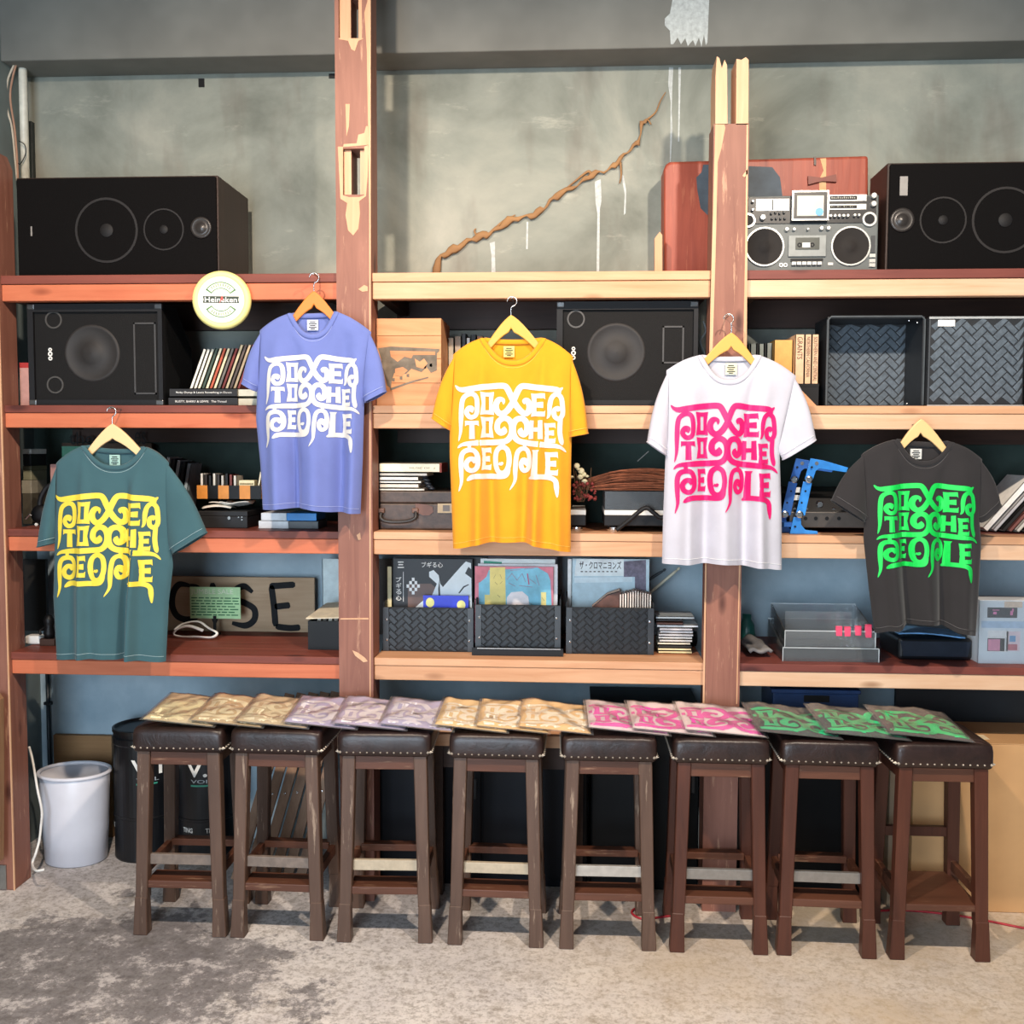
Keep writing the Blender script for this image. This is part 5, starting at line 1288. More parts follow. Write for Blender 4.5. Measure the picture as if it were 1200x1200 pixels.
# spray-painted plank
Y = .49
X0, X1, Z0, Z1 = face(150, 676, 369, 742, Y, 3)
t = thing('painted_sign', 'weathered plank with black spray-painted capitals at the back of the left bay', 'sign', ((X0+X1)/2, Y, Z0))
MB().box(X0, X1, Y, Y+.018, Z0, Z1).build('plank', wood('sign_plank', '#cdb496', '#a08466', 0, .8, knots=False), t, world=True, bevel=.002)
SPRAY = M('#15181b', .85, .3, 60)
def spray(strokes, w):
    mb = MB()
    for st in strokes:
        q = catmull([(at(x, y, Y).x, at(x, y, Y).z) for x, y in st], 8); vs = []; n = len(q)
        for i, p in enumerate(q):
            d = (q[min(i+1, n-1)]-q[max(i-1, 0)]).normalized(); nn = Vector((-d.y, d.x, 0)); e = min(1, .55+2*min(i, n-1-i)/n*2)
            a, b = p+nn*w*e, p-nn*w*e; vs += [(a.x, Y-.0009, a.y), (b.x, Y-.0009, b.y)]
        mb.add(vs, [(2*i, 2*i+1, 2*i+3, 2*i+2) for i in range(n-1)])
    mb.build('painted_letter', SPRAY, t, world=True)
W_ = .0135
spray([[(170,688),(170,735)],[(170,690),(186,732)],[(186,690),(186,735)]], W_)
spray([[(222,686),(210,685),(203,695),(202,710),(208,722),(220,726),(230,722),(236,706),(232,690),(222,686)]], W_)
spray([[(249,683),(251,705),(252,730)]], W_)
spray([[(296,694),(286,687),(276,692),(277,702),(288,707),(298,714),(298,726),(288,733),(272,730)]], W_)
spray([[(316,687),(346,685)],[(318,686),(321,710),(323,734)],[(322,711),(340,709)],[(323,734),(340,736),(352,735)]], W_)
# flyer on a clip stand
Y2 = .40
X0, X1, Z0, Z1 = rect(223, 688, 282, 725, Y2)
t = thing('flyer', 'pale green printed flyer held up in front of the spray-painted plank', 'flyer', ((X0+X1)/2, Y2, TOP[3]))
MB().box(X0, X1, Y2, Y2+.002, Z0, Z1).build('sheet', M('#c2ecb4', .8, .12, 14), t, world=True)
text_mb('JUMBLE SALE', X0+.004, X1-.03, Z1-.035, Z1-.008, Y2-.0007).build('headline', M('#e9f4dc', .8), t, world=True)
gm = MB(); rnd = random.Random(9)
for r in range(7):
    x = X0+.006; z = Z1-.046-.0118*r
    while x < X1-.02:
        l = rnd.uniform(.012, .04); gm.box(x, min(x+l, X1-.006), Y2-.0009, Y2+.0005, z-.0021, z+.0021); x += l+.006
gm.build('small_print', M('#2f7f4c', .8), t, world=True)
c_ = at(252, 730, Y2); MB().box(c_.x-.006, c_.x+.006, Y2-.006, Y2-.001, TOP[3]+.0095, Z0+.012).build('clip', BLACK2, t, world=True); MB().box(c_.x-.014, c_.x+.014, Y2-.012, Y2+.03, TOP[3]+.0006, TOP[3]+.009).build('clip_foot', BLACK2, t, world=True)
# white strap in a loop
P = [at(x, y, .3) for x, y in ((204,738),(212,732),(230,729),(244,736),(256,741),(250,746),(232,746),(214,747),(202,745),(206,738),(222,733),(240,738))]
mb = MB().tube(catmull([Vector((p.x, .30+.02*math.sin(i), max(p.z, TOP[3]+.008))) for i, p in enumerate(P)], 5), .0065, 6, flat=.5)
tag(mb.build('cotton_sling', WHITE, smooth=True), 'white strap lying in loops below the green flyer', 'strap')
# record sleeve and open black box beside the first post
X0, X1, Z0, Z1 = face(378, 655, 424, 715, .42, 3)
book('record_sleeve', 'pale blue record sleeve half hidden behind the first post', X0, X1, .42, .008, Z0, Z1, '#cfe0e2', cat='record')
X0, X1, Z0, Z1 = face(361, 728, 402, 756, .13, 3); X1 = min(X1, -.875)
t = thing('file_box', 'open black box with a cream lid leaning on it, left of the first post', 'box', ((X0+X1)/2, .13, Z0))
for b in ((X0, X1, .13, .135, Z0, Z1), (X0, X1, .315, .32, Z0, Z1), (X0, X0+.005, .1355, .3145, Z0, Z1), (X1-.005, X1, .1355, .3145, Z0, Z1)): MB().box(*b).build('side', BLACK2, t, world=True)
MB().box(X0+.0055, X1-.0055, .1355, .3145, Z0, Z0+.005).build('bottom', BLACK2, t, world=True)
mb = MB(); mb.add([(X0-.01, .14, Z1+.006), (X1, .12, Z1+.014), (X1, .31, Z1+.05), (X0+.03, .31, Z1+.04), (X0-.01, .14, Z1+.010), (X1, .12, Z1+.018), (X1, .31, Z1+.054), (X0+.03, .31, Z1+.044)], [(3,2,1,0),(4,5,6,7),(0,1,5,4),(1,2,6,5),(2,3,7,6),(3,0,4,7)])
mb.build('lid', M('#e6d9bd', .7), t, world=True)
for k in range(4): MB().box(X0+.03+.022*k, X0+.044+.022*k, .16, .26, Z0+.006, Z1+.006+.004*(k % 2)).build('card', M(['#c9c2b4','#7c776e','#dedacb','#9a948a'][k], .8), t, world=True)
# ---- middle bay: woven baskets with records
def basket(label, box, Y, dep, tray=False):
    X0, X1, Z0, Z1 = face(*box, Y, 3)
    if tray: Z0 += .014
    t = thing('woven_basket', label, 'basket', ((X0+X1)/2, Y, Z0-(.014 if tray else 0)), group='black woven record baskets'); w = X1-X0; h = Z1-Z0; o = .014 if tray else 0
    th = .005; DK = M('#0c0d0f', .6)
    for b in ((-w/2, w/2, 0, th, o, o+h), (-w/2, w/2, dep-th, dep, o, o+h), (-w/2, -w/2+th, th, dep-th, o, o+h+.02), (w/2-th, w/2, th, dep-th, o, o+h+.02)): MB().box(*b).build('wall', DK, t)
    MB().box(-w/2+th, w/2-th, th, dep-th, o, o+th).build('bottom', DK, t)
    wm = MB(); weave(wm, w-.004, h-.004, .0205, -.0004, .0026); wm.v = [(x, y, z+o+h/2) for x, y, z in wm.v]; wm.build('woven_strips', WEAVEB, t, kind='stuff')
    for s in (-1, 1):
        x = s*(w/2-.012); MB().box(x-.012, x+.012, -.0065, -.0034, o, o+h).build('corner_strap', M('#2a2e33', .4), t, bevel=.001)
        for z in (.26, .72):
            MB().lathe([(.0052, 0), (.004, .003), (.0005, .004)], 10, cyl_T(x-s*.004, -.0066, o+h*z)).build('rivet', CHROME, t)
    if tray:
        tr = thing('shallow_tray', 'shallow black tray under the middle woven basket', 'tray', ((X0+X1)/2, Y-.03, TOP[3]+.0006))
        MB().box(-w/2-.01, w/2+.01, 0, dep+.03, 0, .006).build('base', BLACK2, tr); MB().box(-w/2-.01, w/2+.01, -.004, -.0002, 0, .03).build('lip', BLACK2, tr); MB().box(-w/2+.01, w/2, -.005, -.0041, .026, .029).build('edge_highlight', M('#a8acb0', .3), tr)
        t.location.z += .0068; 
    return t, X0, X1, Z0, Z1
def sleeve(label, box, Y, z0, hx, group=None, th=.005, lean=0):
    X0, X1, _, Z1 = rect(*box, Y); t = thing('record_sleeve', label, 'record', ((X0+X1)/2, Y, z0), group=group)
    MB().box(X0, X1, Y, Y+th, z0, Z1).build('jacket', M(hx, .5), t, world=True)
    return t, X0, X1, Z1
b1 = basket('left black woven basket holding a black and white record', (449, 712, 555, 762), .13, .30)
b2 = basket('middle black woven basket holding the pink bordered record', (557, 711, 657, 764), .10, .30, True)
b3 = basket('right black woven basket holding a pale blue record and discs', (663, 712, 766, 763), .13, .30)
zi = TOP[3]+.008
# black and white record
Y = .19
t, X0, X1, Z1 = sleeve('black record sleeve with white figure artwork and white lettering', (461, 655, 553.5, 745), Y, zi, '#16181d')
def art(poly, k, hx, par=None): flat(poly, Y-.0004*k, .0006, 'artwork', M(hx, .5, .05), par or t)
art([(478,684),(505,684),(512,690),(506,700),(490,716),(478,716)], 1, '#6a5149')
art([(482,716),(492,707),(498,702),(506,698),(512,684),(503,676),(503,670),(508,668),(514,674),(516,684),(519,688),(540,664),(546,658),(552,660),(553,716)], 2, '#dfe9ec')
art([(549,664),(553,668),(553,678),(549,675),(545,672)], 3, '#16181d'); art([(513.5,690),(515,678),(516,698),(514,700)], 3, '#16181d'); art([(537,695),(543,687),(549,684.5),(549.5,685.5),(544,688.5),(538.5,695.5)], 3, '#16181d')
for i in range(5):
    for j in range(5):
        if (i+j) % 2 == 0 and abs(i-2)+abs(j-2) < 4: art([(476.5+3.1*i,677+3.9*j),(479.6+3.1*i,677+3.9*j),(479.6+3.1*i,680.9+3.9*j),(476.5+3.1*i,680.9+3.9*j)], 3, '#eceeee')
u0, u1, w0, w1 = rect(494, 658.5, 519, 665, Y); text_mb('ブギる心', u0, u1, w0, w1, Y-.0016, offset=.01).build('lettering', WHITE, t, world=True)
for k, ch in enumerate('ブギる心'): u0, u1, w0, w1 = rect(464, 676+7.2*k, 470.5, 682+7.2*k, Y); text_mb(ch, u0, u1, w0, w1, Y-.0016, offset=.012).build('lettering', WHITE, t, world=True)
u0, u1, w0, w1 = rect(466, 658, 473.5, 665.5, Y); text_mb('三', u0, u1, w0, w1, Y-.0016, offset=.03).build('lettering', WHITE, t, world=True)
art([(472.4,670),(473,670),(473,705),(472.4,705)], 3, '#e8e8e8')
tb, a_, b_, z_ = sleeve('small bright blue card with yellow dots in the left woven basket', (496, 698, 549, 745), .165, zi, '#2b3fd0', th=.003)
for px in (504, 540.5):
    p = at(px, 706 if px < 520 else 709, .165); MB().disc((p.x, p.z), .0165, .1640, .1652, 24, .0185).build('dot', M('#f0ec9a', .6), tb, world=True)
sleeve('thin cream record spine at the left of the left woven basket', (454.3, 664, 459, 745), .2, zi, '#e8dcae'); 
sleeve('brown board standing behind the left woven basket', (439.5, 655, 460, 745), .47, TOP[3]+.001, '#4b4038', th=.012)
sleeve('black record standing behind the black and white record', (462, 652.5, 566, 745), .24, zi, '#101114')
# pink record
Y = .15
zi2 = TOP[3]+.032
t, X0, X1, Z1 = sleeve('pink bordered record with blue and yellow artwork in the middle woven basket', (556.5, 664, 648, 750), Y, zi2, '#d97a8c')
flat([(561,668),(575,668),(596,667),(630,665),(642,672),(645,680),(647,720),(561,720)], Y-.0004, .0006, 'artwork', M('#79bfd6', .5, .2, 20), t)
flat([(557,664.6),(574,664.6),(570,676),(563,682),(558,684)], Y-.0009, .0006, 'artwork', M('#d6727f', .5, .2, 20), t)
flat([(574,665),(592,664.6),(593,720),(568,720),(568,697),(574,697)], Y-.0009, .0006, 'artwork', M('#ecd87c', .5, .08), t)
flat([(634,694),(640,694),(640,720),(634,720)], Y-.0009, .0006, 'artwork', M('#e9d98a', .5), t)
flat([(594,720),(594,700),(599,694),(612,693),(619,699),(622,720)], Y-.0013, .0006, 'artwork', M('#efe6e6', .5), t)
gm = MB()
for (a, b, c, d) in ((594,679,600,672),(600,672,606,680),(606,680,612,672),(612,672,616,682),(618,672,620,685),(620,678,628,684),(628,674,632,686),(596,683,604,687),(608,686,624,688),(598,668.5,610,667.6),(614,667,626,666)):
    p, q = at(a, b, Y), at(c, d, Y); gm.beam((p.x, Y-.0011, p.z), (q.x, Y-.0011, q.z), .0042, .0008)
gm.build('scribble', M('#b9456c', .5), t, world=True)
gm = MB()
for (a, b, c, d) in ((578,678,581,673),(588,678,586,673),(580,682,583,685),(586,684,589,681),(583,697,586,700),(602,712,606,708),(619,705,624,709),(635,700,638,704)):
    p, q = at(a, b, Y), at(c, d, Y); gm.beam((p.x, Y-.0018, p.z), (q.x, Y-.0018, q.z), .0035, .0008)
gm.build('scribble', M('#8a6a3a', .5), t, world=True)
t3, *_q = sleeve('white record standing just behind the pink bordered record', (560, 661, 653, 750), .168, zi2, '#dedfe2'); 
t4, *_q = sleeve('white record with a teal strip in the middle woven basket', (563, 655, 650, 750), .19, zi2, '#e6ecea'); flat([(567,657),(588,658.5),(588,663),(567,661.5)], .1895, .0008, 'strip', M('#2e9a7d', .5), t4)
t5, *_q = sleeve('dark glossy record at the back of the middle woven basket', (572, 652.5, 652, 750), .22, zi2, '#4a4550')
# pale blue record and discs
Y = .24
t, X0, X1, Z1 = sleeve('pale blue record with black katakana headline in the right woven basket', (670, 655, 760, 745), Y, zi, '#b9d3de')
flat([(675.5,655.2),(731,655.2),(731,675),(673,675)], Y-.0004, .0006, 'headline_band', M('#e2eef0', .5), t)
flat([(731,658),(757,656),(757,700),(744,700),(744,676),(731,676)], Y-.0004, .0006, 'photo_area', M('#6f6a7c', .6, .35, 60), t)
u0, u1, w0, w1 = rect(679, 657.5, 728, 667, Y); text_mb('ザ・クロマニヨンズ', u0, u1, w0, w1, Y-.0016, offset=.012).build('lettering', BLACK2, t, world=True)
gm = MB()
for k in range(9): p = at(682+5*k, 669.8, Y); gm.box(p.x-.005, p.x+.004, Y-.0015, Y-.0011, p.z-.002, p.z+.002)
gm.build('small_print', DGREY, t, world=True)
flat([(673,677),(741,676),(741,682),(673,683)], Y-.0004, .0005, 'clear_band', M('#cfe2ea', .4), t)
sleeve('white record spine at the left of the right woven basket', (664.8, 655, 669, 745), .25, zi, '#eeeeec', th=.02)
rnd = random.Random(2)
for k in range(13):
    px = 726+2.9*k; Z1 = at(px, 692+abs(k-6)*.7, .17).z; p = at(px, 700, .17)
    book('disc_case', ORD[k]+' slim upright disc case from the left in the right woven basket', p.x, p.x+.0075, .16, .12, zi, Z1, ['#e2d8cf','#d9cdc4','#efe6dc','#c9b9ae','#e6dcd2'][k % 5], 'disc cases in the right woven basket', cat='disc case', pages='#b9b0a6')
for k in range(6):
    p = at(677+3.0*k, 705, .16); book('disc_case', ORD[k]+' slim white disc case of those leaning at the left in the right basket', p.x, p.x+.0055, .15, .12, zi, zi+.155-.004*k, '#d9d6d2', 'leaning disc cases in the right woven basket', lean=-.16, cat='disc case')
q = pts([(694,712),(712,698),(728,693),(724,712)], .17); mb = MB().prism(q, .17, .20); 
t = thing('postcard_bundle', 'tilted brown bundle of postcards between the disc cases', 'postcards', (q[0][0], .17, zi))
mb = MB().prism([(q[0][0], zi), q[0], q[1], q[2], (q[3][0]-.004, zi)], .17, .20); mb.build('front_card', M('#5a3a30', .6, .4, 30), t, world=True); MB().prism([(q[0][0], zi), (q[0][0], q[0][1]+.004), (q[1][0], q[1][1]+.006), (q[2][0]-.004, q[2][1]+.006), (q[3][0]-.004, zi)], .2005, .215).build('back_card', M('#b59a86', .6), t, world=True)
# sticks, and stack of disc cases
for k, (a, b, hx, lb) in enumerate((((757, 684), (778, 671), '#3f4a50', 'dark drumstick poking up behind the right woven basket'), ((764, 696), (795, 670), '#d8d3ba', 'pale drumstick poking up behind the right woven basket'))):
    A, B = at(*a, .40), at(*b, .40); d = (B-A); A2 = A-d*((A.z-TOP[3]-.006)/d.z); t = thing('drumstick', lb, 'stick', (A2.x, .45, TOP[3]), group='drumsticks')
    MB().tube([Vector((A2.x, .455, TOP[3]+.006)), Vector((B.x-d.x*.12, .455, B.z-d.z*.12)), Vector((B.x, .455, B.z))], [.007, .006, .004], 8).build('shaft', M(hx, .6), t, world=True, smooth=True); MB().lathe([(.003, 0), (.006, .006), (.004, .014), (.0005, .016)], 8, Matrix.Translation((B.x, .455, B.z)) @ d.to_track_quat('Z', 'Y').to_matrix().to_4x4()).build('tip', M(hx, .5), t, world=True)
zc = TOP[3]; Y = .16
cds = [(772,811,'#e5d3a0'),(771.5,810,'#e9d8aa'),(772,810.5,'#2a2624'),(771,809,'#e8dcc4'),(773,811,'#d7d4d0'),(772,811,'#e9e7e2'),(772,812,'#cfcfd2'),(774,812,'#e4e2e4'),(773,811,'#d5d3d8'),(770,818,'#e6e8ea'),(769,800,'#54362e'),(769,799,'#2d2a2c'),(768.5,813,'#aebac0')]
words = ['lowest','second','third','fourth','fifth','sixth','seventh','eighth','ninth','tenth','eleventh','twelfth','topmost']
for k, (a, b, hx) in enumerate(cds):
    X0, X1, _, _ = rect(a, 740, b, 745, Y); h_ = .0108
    book('disc_case', words[k]+' disc case counted from the plank in the stack by the second post', X0, X1, Y+.004*math.sin(3*k), .13, zc+.0004, zc+h_, hx, 'stacked disc cases by the second post', flatlie=True, cat='disc case', pages='#cfc8bc'); zc += h_+.0003
mb = MB().lathe([(.028, 0), (.032, .02), (.03, .055), (.02, .06)], 16, Matrix.Translation((at(815, 750, .3).x-.02, .33, TOP[3]+.001))); tag(mb.build('black_canister', BLACK2, smooth=True), 'small black canister behind the stack of disc cases', 'canister')
# ---- right bay: clear acrylic bins with pink clips
def acrylic_bin(label, fx0, fx1, ytop, ybot, Y, dep, z0):
    X0, X1, _, Z1 = rect(fx0, ytop, fx1, ybot, Y); Z0 = z0+.0006; zb = Z1+.06
    t = thing('acrylic_bin', label, 'bin', ((X0+X1)/2, Y, Z0), group='clear acrylic bins'); th = .004
    MB().box(X0, X1, Y, Y+th, Z0, Z1).build('front', ACRYL, t, world=True)
    MB().box(X0, X1, Y+dep-th, Y+dep, Z0, zb).build('back', ACRYL, t, world=True)
    MB().box(X0+th, X1-th, Y+th, Y+dep-th, Z0, Z0+th).build('bottom', ACRYL, t, world=True)
    for x in (X0, X1-th):
        mb = MB(); mb.add([(xx, y, z) for xx in (x, x+th) for y, z in ((Y+th, Z0), (Y+dep-th, Z0), (Y+dep-th, zb), (Y+th, Z1))], [(0,1,2,3),(7,6,5,4),(0,4,5,1),(1,5,6,2),(2,6,7,3),(3,7,4,0)]); mb.build('side', ACRYL, t, world=True)
    e = MB(); e.box(X0, X1, Y-.0008, Y+th, Z1, Z1+.0022); e.box(X0, X1, Y+dep-th, Y+dep, zb, zb+.0022); e.box(X1-.0025, X1+.0006, Y-.0008, Y+.001, Z0, Z1); e.box(X0-.0006, X0+.0015, Y-.0008, Y+.001, Z0, Z1)
    e.build('polished_edge', M('#cfd6d8', .25), t, world=True)
    return t, X0, X1, Z0, Z1, zb
tb, bx0, bx1, bz0, bz1, bzb = acrylic_bin('lower clear acrylic bin on the maroon plank', 917, 1030, 760, 779, .05, .30, TOP[3])
# contents level, then the upper bin
tu, ux0, ux1, uz0, uz1, uzb = acrylic_bin('upper clear acrylic bin with pink clips, nested on the lower one', 919.5, 1026, 740, 759, .054, .28, bz1+.0028)
for k, (px, py) in enumerate(((983.5, 740.5), (993.5, 741), (1006, 740), (1018, 740.5))):
    a, b, c, d = rect(px-3.6, py-(5 if k < 3 else 7), px+3.6, py+(5 if k < 3 else 7), .048)
    o = thing('pink_clip', ['leftmost', 'second', 'third', 'rightmost'][k]+' pink plastic clip on the rim of the upper acrylic bin', 'clip', ((a+b)/2, .048, c), group='pink clips'); PK_ = M('#ef4f72', .45)
    MB().box(a, b, .0485, .0525, c, d).build('front_jaw', PK_, o, world=True, bevel=.002); MB().box(a, b, .0600, .064, c+.008, d).build('back_jaw', PK_, o, world=True, bevel=.002); MB().box(a, b, .0485, .064, d+.0002, d+.004).build('bridge', PK_, o, world=True, bevel=.001)
sl_ = MB().box(ux0+.03, ux1-.05, .2, .203, uz0+.006, uz0+.11); tag(sl_.build('clear_sheet', ACRYL), 'clear plastic sheet standing inside the upper acrylic bin', 'sheet')
X0, X1, _, _ = rect(877, 755, 906, 768, .1)
def cf(u, v): return (X0+(X1-X0)*u, .1+.22*v, TOP[3]+.026+.02*(1-abs(2*u-1)**3)*(.4+.6*v)+.006*math.sin(9*u+4*v))
mb = MB(); mb.grid(cf, 14, 12); o = mb.build('folded_cloth', M('#7e7a78', .9, .2), smooth=True); o.modifiers.new('thick', 'SOLIDIFY').thickness = .012; tag(o, 'grey folded cloth between the second post and the acrylic bins', 'cloth')
p = at(876, 738, .3); mb = MB().lathe([(.03, 0), (.036, .03), (.03, .08), (.018, .1), (.018, .12)], 18, Matrix.Translation((p.x+.01, .38, TOP[3]+.001))); tag(mb.build('green_jar', M('#1f5a52', .3, .4, 20), smooth=True), 'dark green glass jar near the second post on the maroon plank', 'jar')
# black device with blue booklet
X0, X1, Z0, Z1 = face(1052, 748, 1140, 773, .10, 3)
t = thing('media_player', 'black rounded media player below the charcoal t-shirt hem', 'media player', ((X0+X1)/2, .1, Z0))
MB().box(X0, X1, .10, .34, Z0, Z1).build('case', M('#121418', .3), t, world=True, bevel=.015, seg=4)
MB().prism([(X0+.02, Z0+.016), (X1-.02, Z0+.016), (X1-.008, Z1-.012), (X0+.008, Z1-.012)], .0975, .0995).build('front_panel', M('#232a36', .2), t, world=True)
def bf(u, v): return (X0+.0+(X1-X0)*.88*u, .09+.18*v, Z1+.006+.016*abs(math.sin(2.2*u+1))*(1-.3*v))
mb = MB(); mb.grid(bf, 12, 6); o = mb.build('magazine', M('#5f93c6', .5, .3, 20)); o.modifiers.new('thick', 'SOLIDIFY').thickness = .005; tag(o, 'curled sky-blue magazine lying on the black media player', 'magazine')
# clear case with photos at the right edge
Y = .06
X0, X1, Z0, Z1 = face(1147, 704, 1236, 774, Y, 3)
t = thing('photo_case', 'white and clear acrylic case of small photos at the right edge', 'display case', ((X0+X1)/2, Y, Z0))
MB().box(X0, X1, Y+.006, Y+.12, Z0, Z1).build('white_insert', M('#dfe6ec', .5, .06, 8), t, world=True)
MB().box(X0-.003, X1+.003, Y, Y+.0035, Z0, Z1).build('clear_front', ACRYL, t, world=True)
def card(x0, y0, x1, y1, hx, k=1): 
    a, b, c, d = rect(x0, y0, x1, y1, Y+.005); return MB().box(a, b, Y+.0058-.0006*k, Y+.0062, c, d).build('photo', M(hx, .4, .1, 60), t, world=True)
card(1157, 712, 1192, 724, '#1c2233'); card(1157, 739, 1181, 764, '#f0eeee'); card(1157, 748, 1177, 763, '#17171a', 2); card(1157.5, 749, 1171.5, 762.5, '#e79ab6', 3); card(1179, 740, 1195, 763, '#e9d3da'); card(1183, 745, 1190, 752, '#6aa3cf', 2); card(1181, 755, 1192, 762, '#c96f7d', 2); card(1177, 705, 1198, 712, '#e9cfb8'); card(1150, 728, 1200, 736, '#b9cfe6', .5)
mk = MB()
for (a, b, c, d) in ((1163,714.5,1171,715.5),(1164,717,1168,720),(1184,716,1187,721),(1186,713.5,1188,717)): u0, u1, w0, w1 = rect(a, b, c, d, Y+.004); mk.box(u0, u1, Y+.0044, Y+.0055, w0, w1)
mk.build('photo_marks', M('#e77fb5', .5), t, world=True)
# ================================================================ on the floor
# white oval bin
p0 = atz(96, 1012, 0); Yb = .29
X0, X1, _, Zt = rect(50, 897, 130, 1018, Yb)
xc, a_, b_ = (X0+X1)/2, (X1-X0)/2, .122
t = thing('waste_bin', 'white oval plastic bin standing left of the black drums', 'bin', (xc, Yb, 0))
BINM = M('#dcdde6', .35, .05, 6)
def ov(prof, n=48):
    vs = []; fs = []
    for (k, z) in prof:
        for j in range(n): an = 2*PI*j/n; vs.append((a_*k*math.cos(an), b_*k*math.sin(an), z))
    m_ = len(prof)
    for i in range(m_-1):
        for j in range(n): fs.append((i*n+j, i*n+(j+1) % n, (i+1)*n+(j+1) % n, (i+1)*n+j))
    return MB().add(vs, fs+[tuple(range(n-1, -1, -1)), tuple(range((m_-1)*n, m_*n))])
H_ = Zt-.012
ov([(.80, .001), (.85, .006), (.91, H_*.4), (.965, H_-.02), (.94, H_-.012), (.86, H_*.4), (.78, .03), (.1, .03)]).build('body', BINM, t, smooth=True)
rim = [(a_*.975*math.cos(2*PI*j/48), b_*.975*math.sin(2*PI*j/48), H_-.012) for j in range(48)]
MB().tube(rim, .008, 8, closed=True).build('rim', BINM, t, smooth=True)
# two black fibre drums with printed lettering
DR = M('#0e1014', .35, .2, 10); NAVY = M('#3f9a80', .5)
def wrap(mb, ang, r):
    """bend flat x,z lettering round the drum; ang is where x = 0 sits, 0 = facing the viewer"""
    mb.v = [(r*math.sin(ang+x/r), -r*math.cos(ang+x/r), z) for x, y, z in mb.v]; return mb
def drum(label, x0, x1, Yd, words_, tings):
    X0, X1, _, Zt = rect(x0, 853, x1, 1010, Yd); xc = (X0+X1)/2; R = (X1-X0)/2; Hd = Zt
    t = thing('oil_drum', label, 'drum', (xc, Yd, 0), group='black drums')
    MB().lathe([(R*.97, .001), (R*.99, .008), (R*.98, .02), (R*.98, Hd*.33), (R, Hd*.335), (R, Hd*.35), (R*.98, Hd*.355), (R*.98, Hd-.05), (R, Hd-.045), (R, Hd-.02), (R*.97, Hd-.015), (R*.97, Hd)], 48).build('shell', DR, t)
    MB().lathe([(R*1.0, Hd+.0004), (R*1.0, Hd+.014), (R*.93, Hd+.016), (R*.9, Hd+.006), (.01, Hd+.006)], 48).build('lid', M('#1a1513', .4), t)
    r_ = R*.98+.0012; zt2 = at(200, 898, Yd-R).z; zt3 = at(200, 974, Yd-R).z
    for ang in words_:
        wrap(text_mb('V.1', -.06, .065, zt2-.045, zt2+.02, 0, offset=.02), ang, r_).build('lettering', WHITE, t)
        wrap(text_mb('VOIL', -.04, .05, zt2-.070, zt2-.055, 0, offset=.01), ang, r_).build('lettering', M('#aab0b4', .5), t)
        wrap(MB().add([(-.04+.012*k, 0, z) for k in range(8) for z in (zt2-.084, zt2-.077)], [(2*k, 2*k+1, 2*k+3, 2*k+2) for k in range(7)]), ang, r_).build('underline', NAVY, t)
    for ang in tings: wrap(text_mb('TING', -.024, .024, zt3-.008, zt3+.012, 0, offset=.02), ang, r_).build('lettering', WHITE, t)
drum('black drum with white lettering right next to the white bin', 138, 208, .385, (.42,), (-1.1, .35))
drum('black drum with white lettering seen through the legs of the first stool', 210, 280, .385, (.12,), (-.35, .45))
# brown board behind the bin, dark conduit and white cable on the wall
X0, X1, _, Z1 = rect(63, 862, 131, 890, YW-.03); tag(MB().box(X0, X1, YW-.03, YW-.004, .0005, Z1).build('plywood_sheet', wood('ply', '#a98259', '#7a5836', 0, .7), bevel=.001), 'brown plywood sheet leaning on the wall behind the white bin', 'board')
xs = at(57, 840, YW-.012).x
t = thing('conduit_pipe', 'thin dark conduit running up the wall under the lowest left shelf', 'pipe', (xs, YW-.012, 0)); MB().tube([(xs, YW-.013, .001), (xs, YW-.013, .75)], .009, 8).build('pipe', M('#22303a', .4), t, world=True, smooth=True)
for py in (824, 700): z = at(57, 824, YW-.012).z-(.35 if py == 700 else 0); MB().box(xs-.016, xs+.016, YW-.025, YW-.002, z-.007, z+.007).build('clamp', M('#1c242b', .4), t, world=True, bevel=.003)
P = [at(x, y, Y) for x, y, Y in ((34,875,.2),(38,890,.2),(44,925,.13),(49,950,.12),(48,968,.12),(46,985,.11),(42,1000,.09),(38,1012,.08),(42,1020,-.02),(52,1019,-.03))]
tag(MB().tube(catmull([Vector((p.x, p.y, max(p.z, .006))) for p in P], 6), .005, 7).build('cable', WHITE, smooth=True), 'white cable drooping to the floor beside the left post', 'cable')
# upper left: white pipe with loose cables, dark conduit
xs = at(24, 100, .44).x
t = thing('wall_pipe', 'white vertical pipe with loose wires at the top left corner', 'pipe', (xs, .44, TOP[0]))
MB().tube([(xs, .46, TOP[0]+.001), (xs, .46, 4.1)], .017, 12).build('pipe', M('#e6e4d4', .4), t, world=True, smooth=True)
MB().tube([(xs-.002, .46, at(23, 22, .46).z), (xs-.002, .46, at(23, 5, .46).z)], .026, 12).build('coupling', M('#e6e4d4', .4), t, world=True, smooth=True)
for k, pp in enumerate(([(17,10),(20,40),(18,70),(9,95),(8,125),(14,150),(18,190),(20,212)], [(16,30),(22,60),(15,90),(12,115),(17,150),(20,185),(21,212)], [(22,165),(29,170),(30,180),(24,192),(20,190)])):
    Q = [Vector((at(x, y, .42).x, .42, at(x, y, .42).z)) for x, y in pp]
    MB().tube(catmull(Q, 6), .0045 if k < 2 else .002, 6).build('wire', M(['#cfc3ae', '#b98d74', '#22282a'][k], .5), t, world=True, smooth=True)
xs = at(36.5, 180, YW-.014).x; tag(MB().box(xs-.012, xs+.012, YW-.027, YW-.001, TOP[0]+.001, at(36, 143, YW-.014).z).build('cable_duct', M('#2b3130', .5), bevel=.002), 'dark cable duct on the wall above the left hi-fi speaker', 'duct')
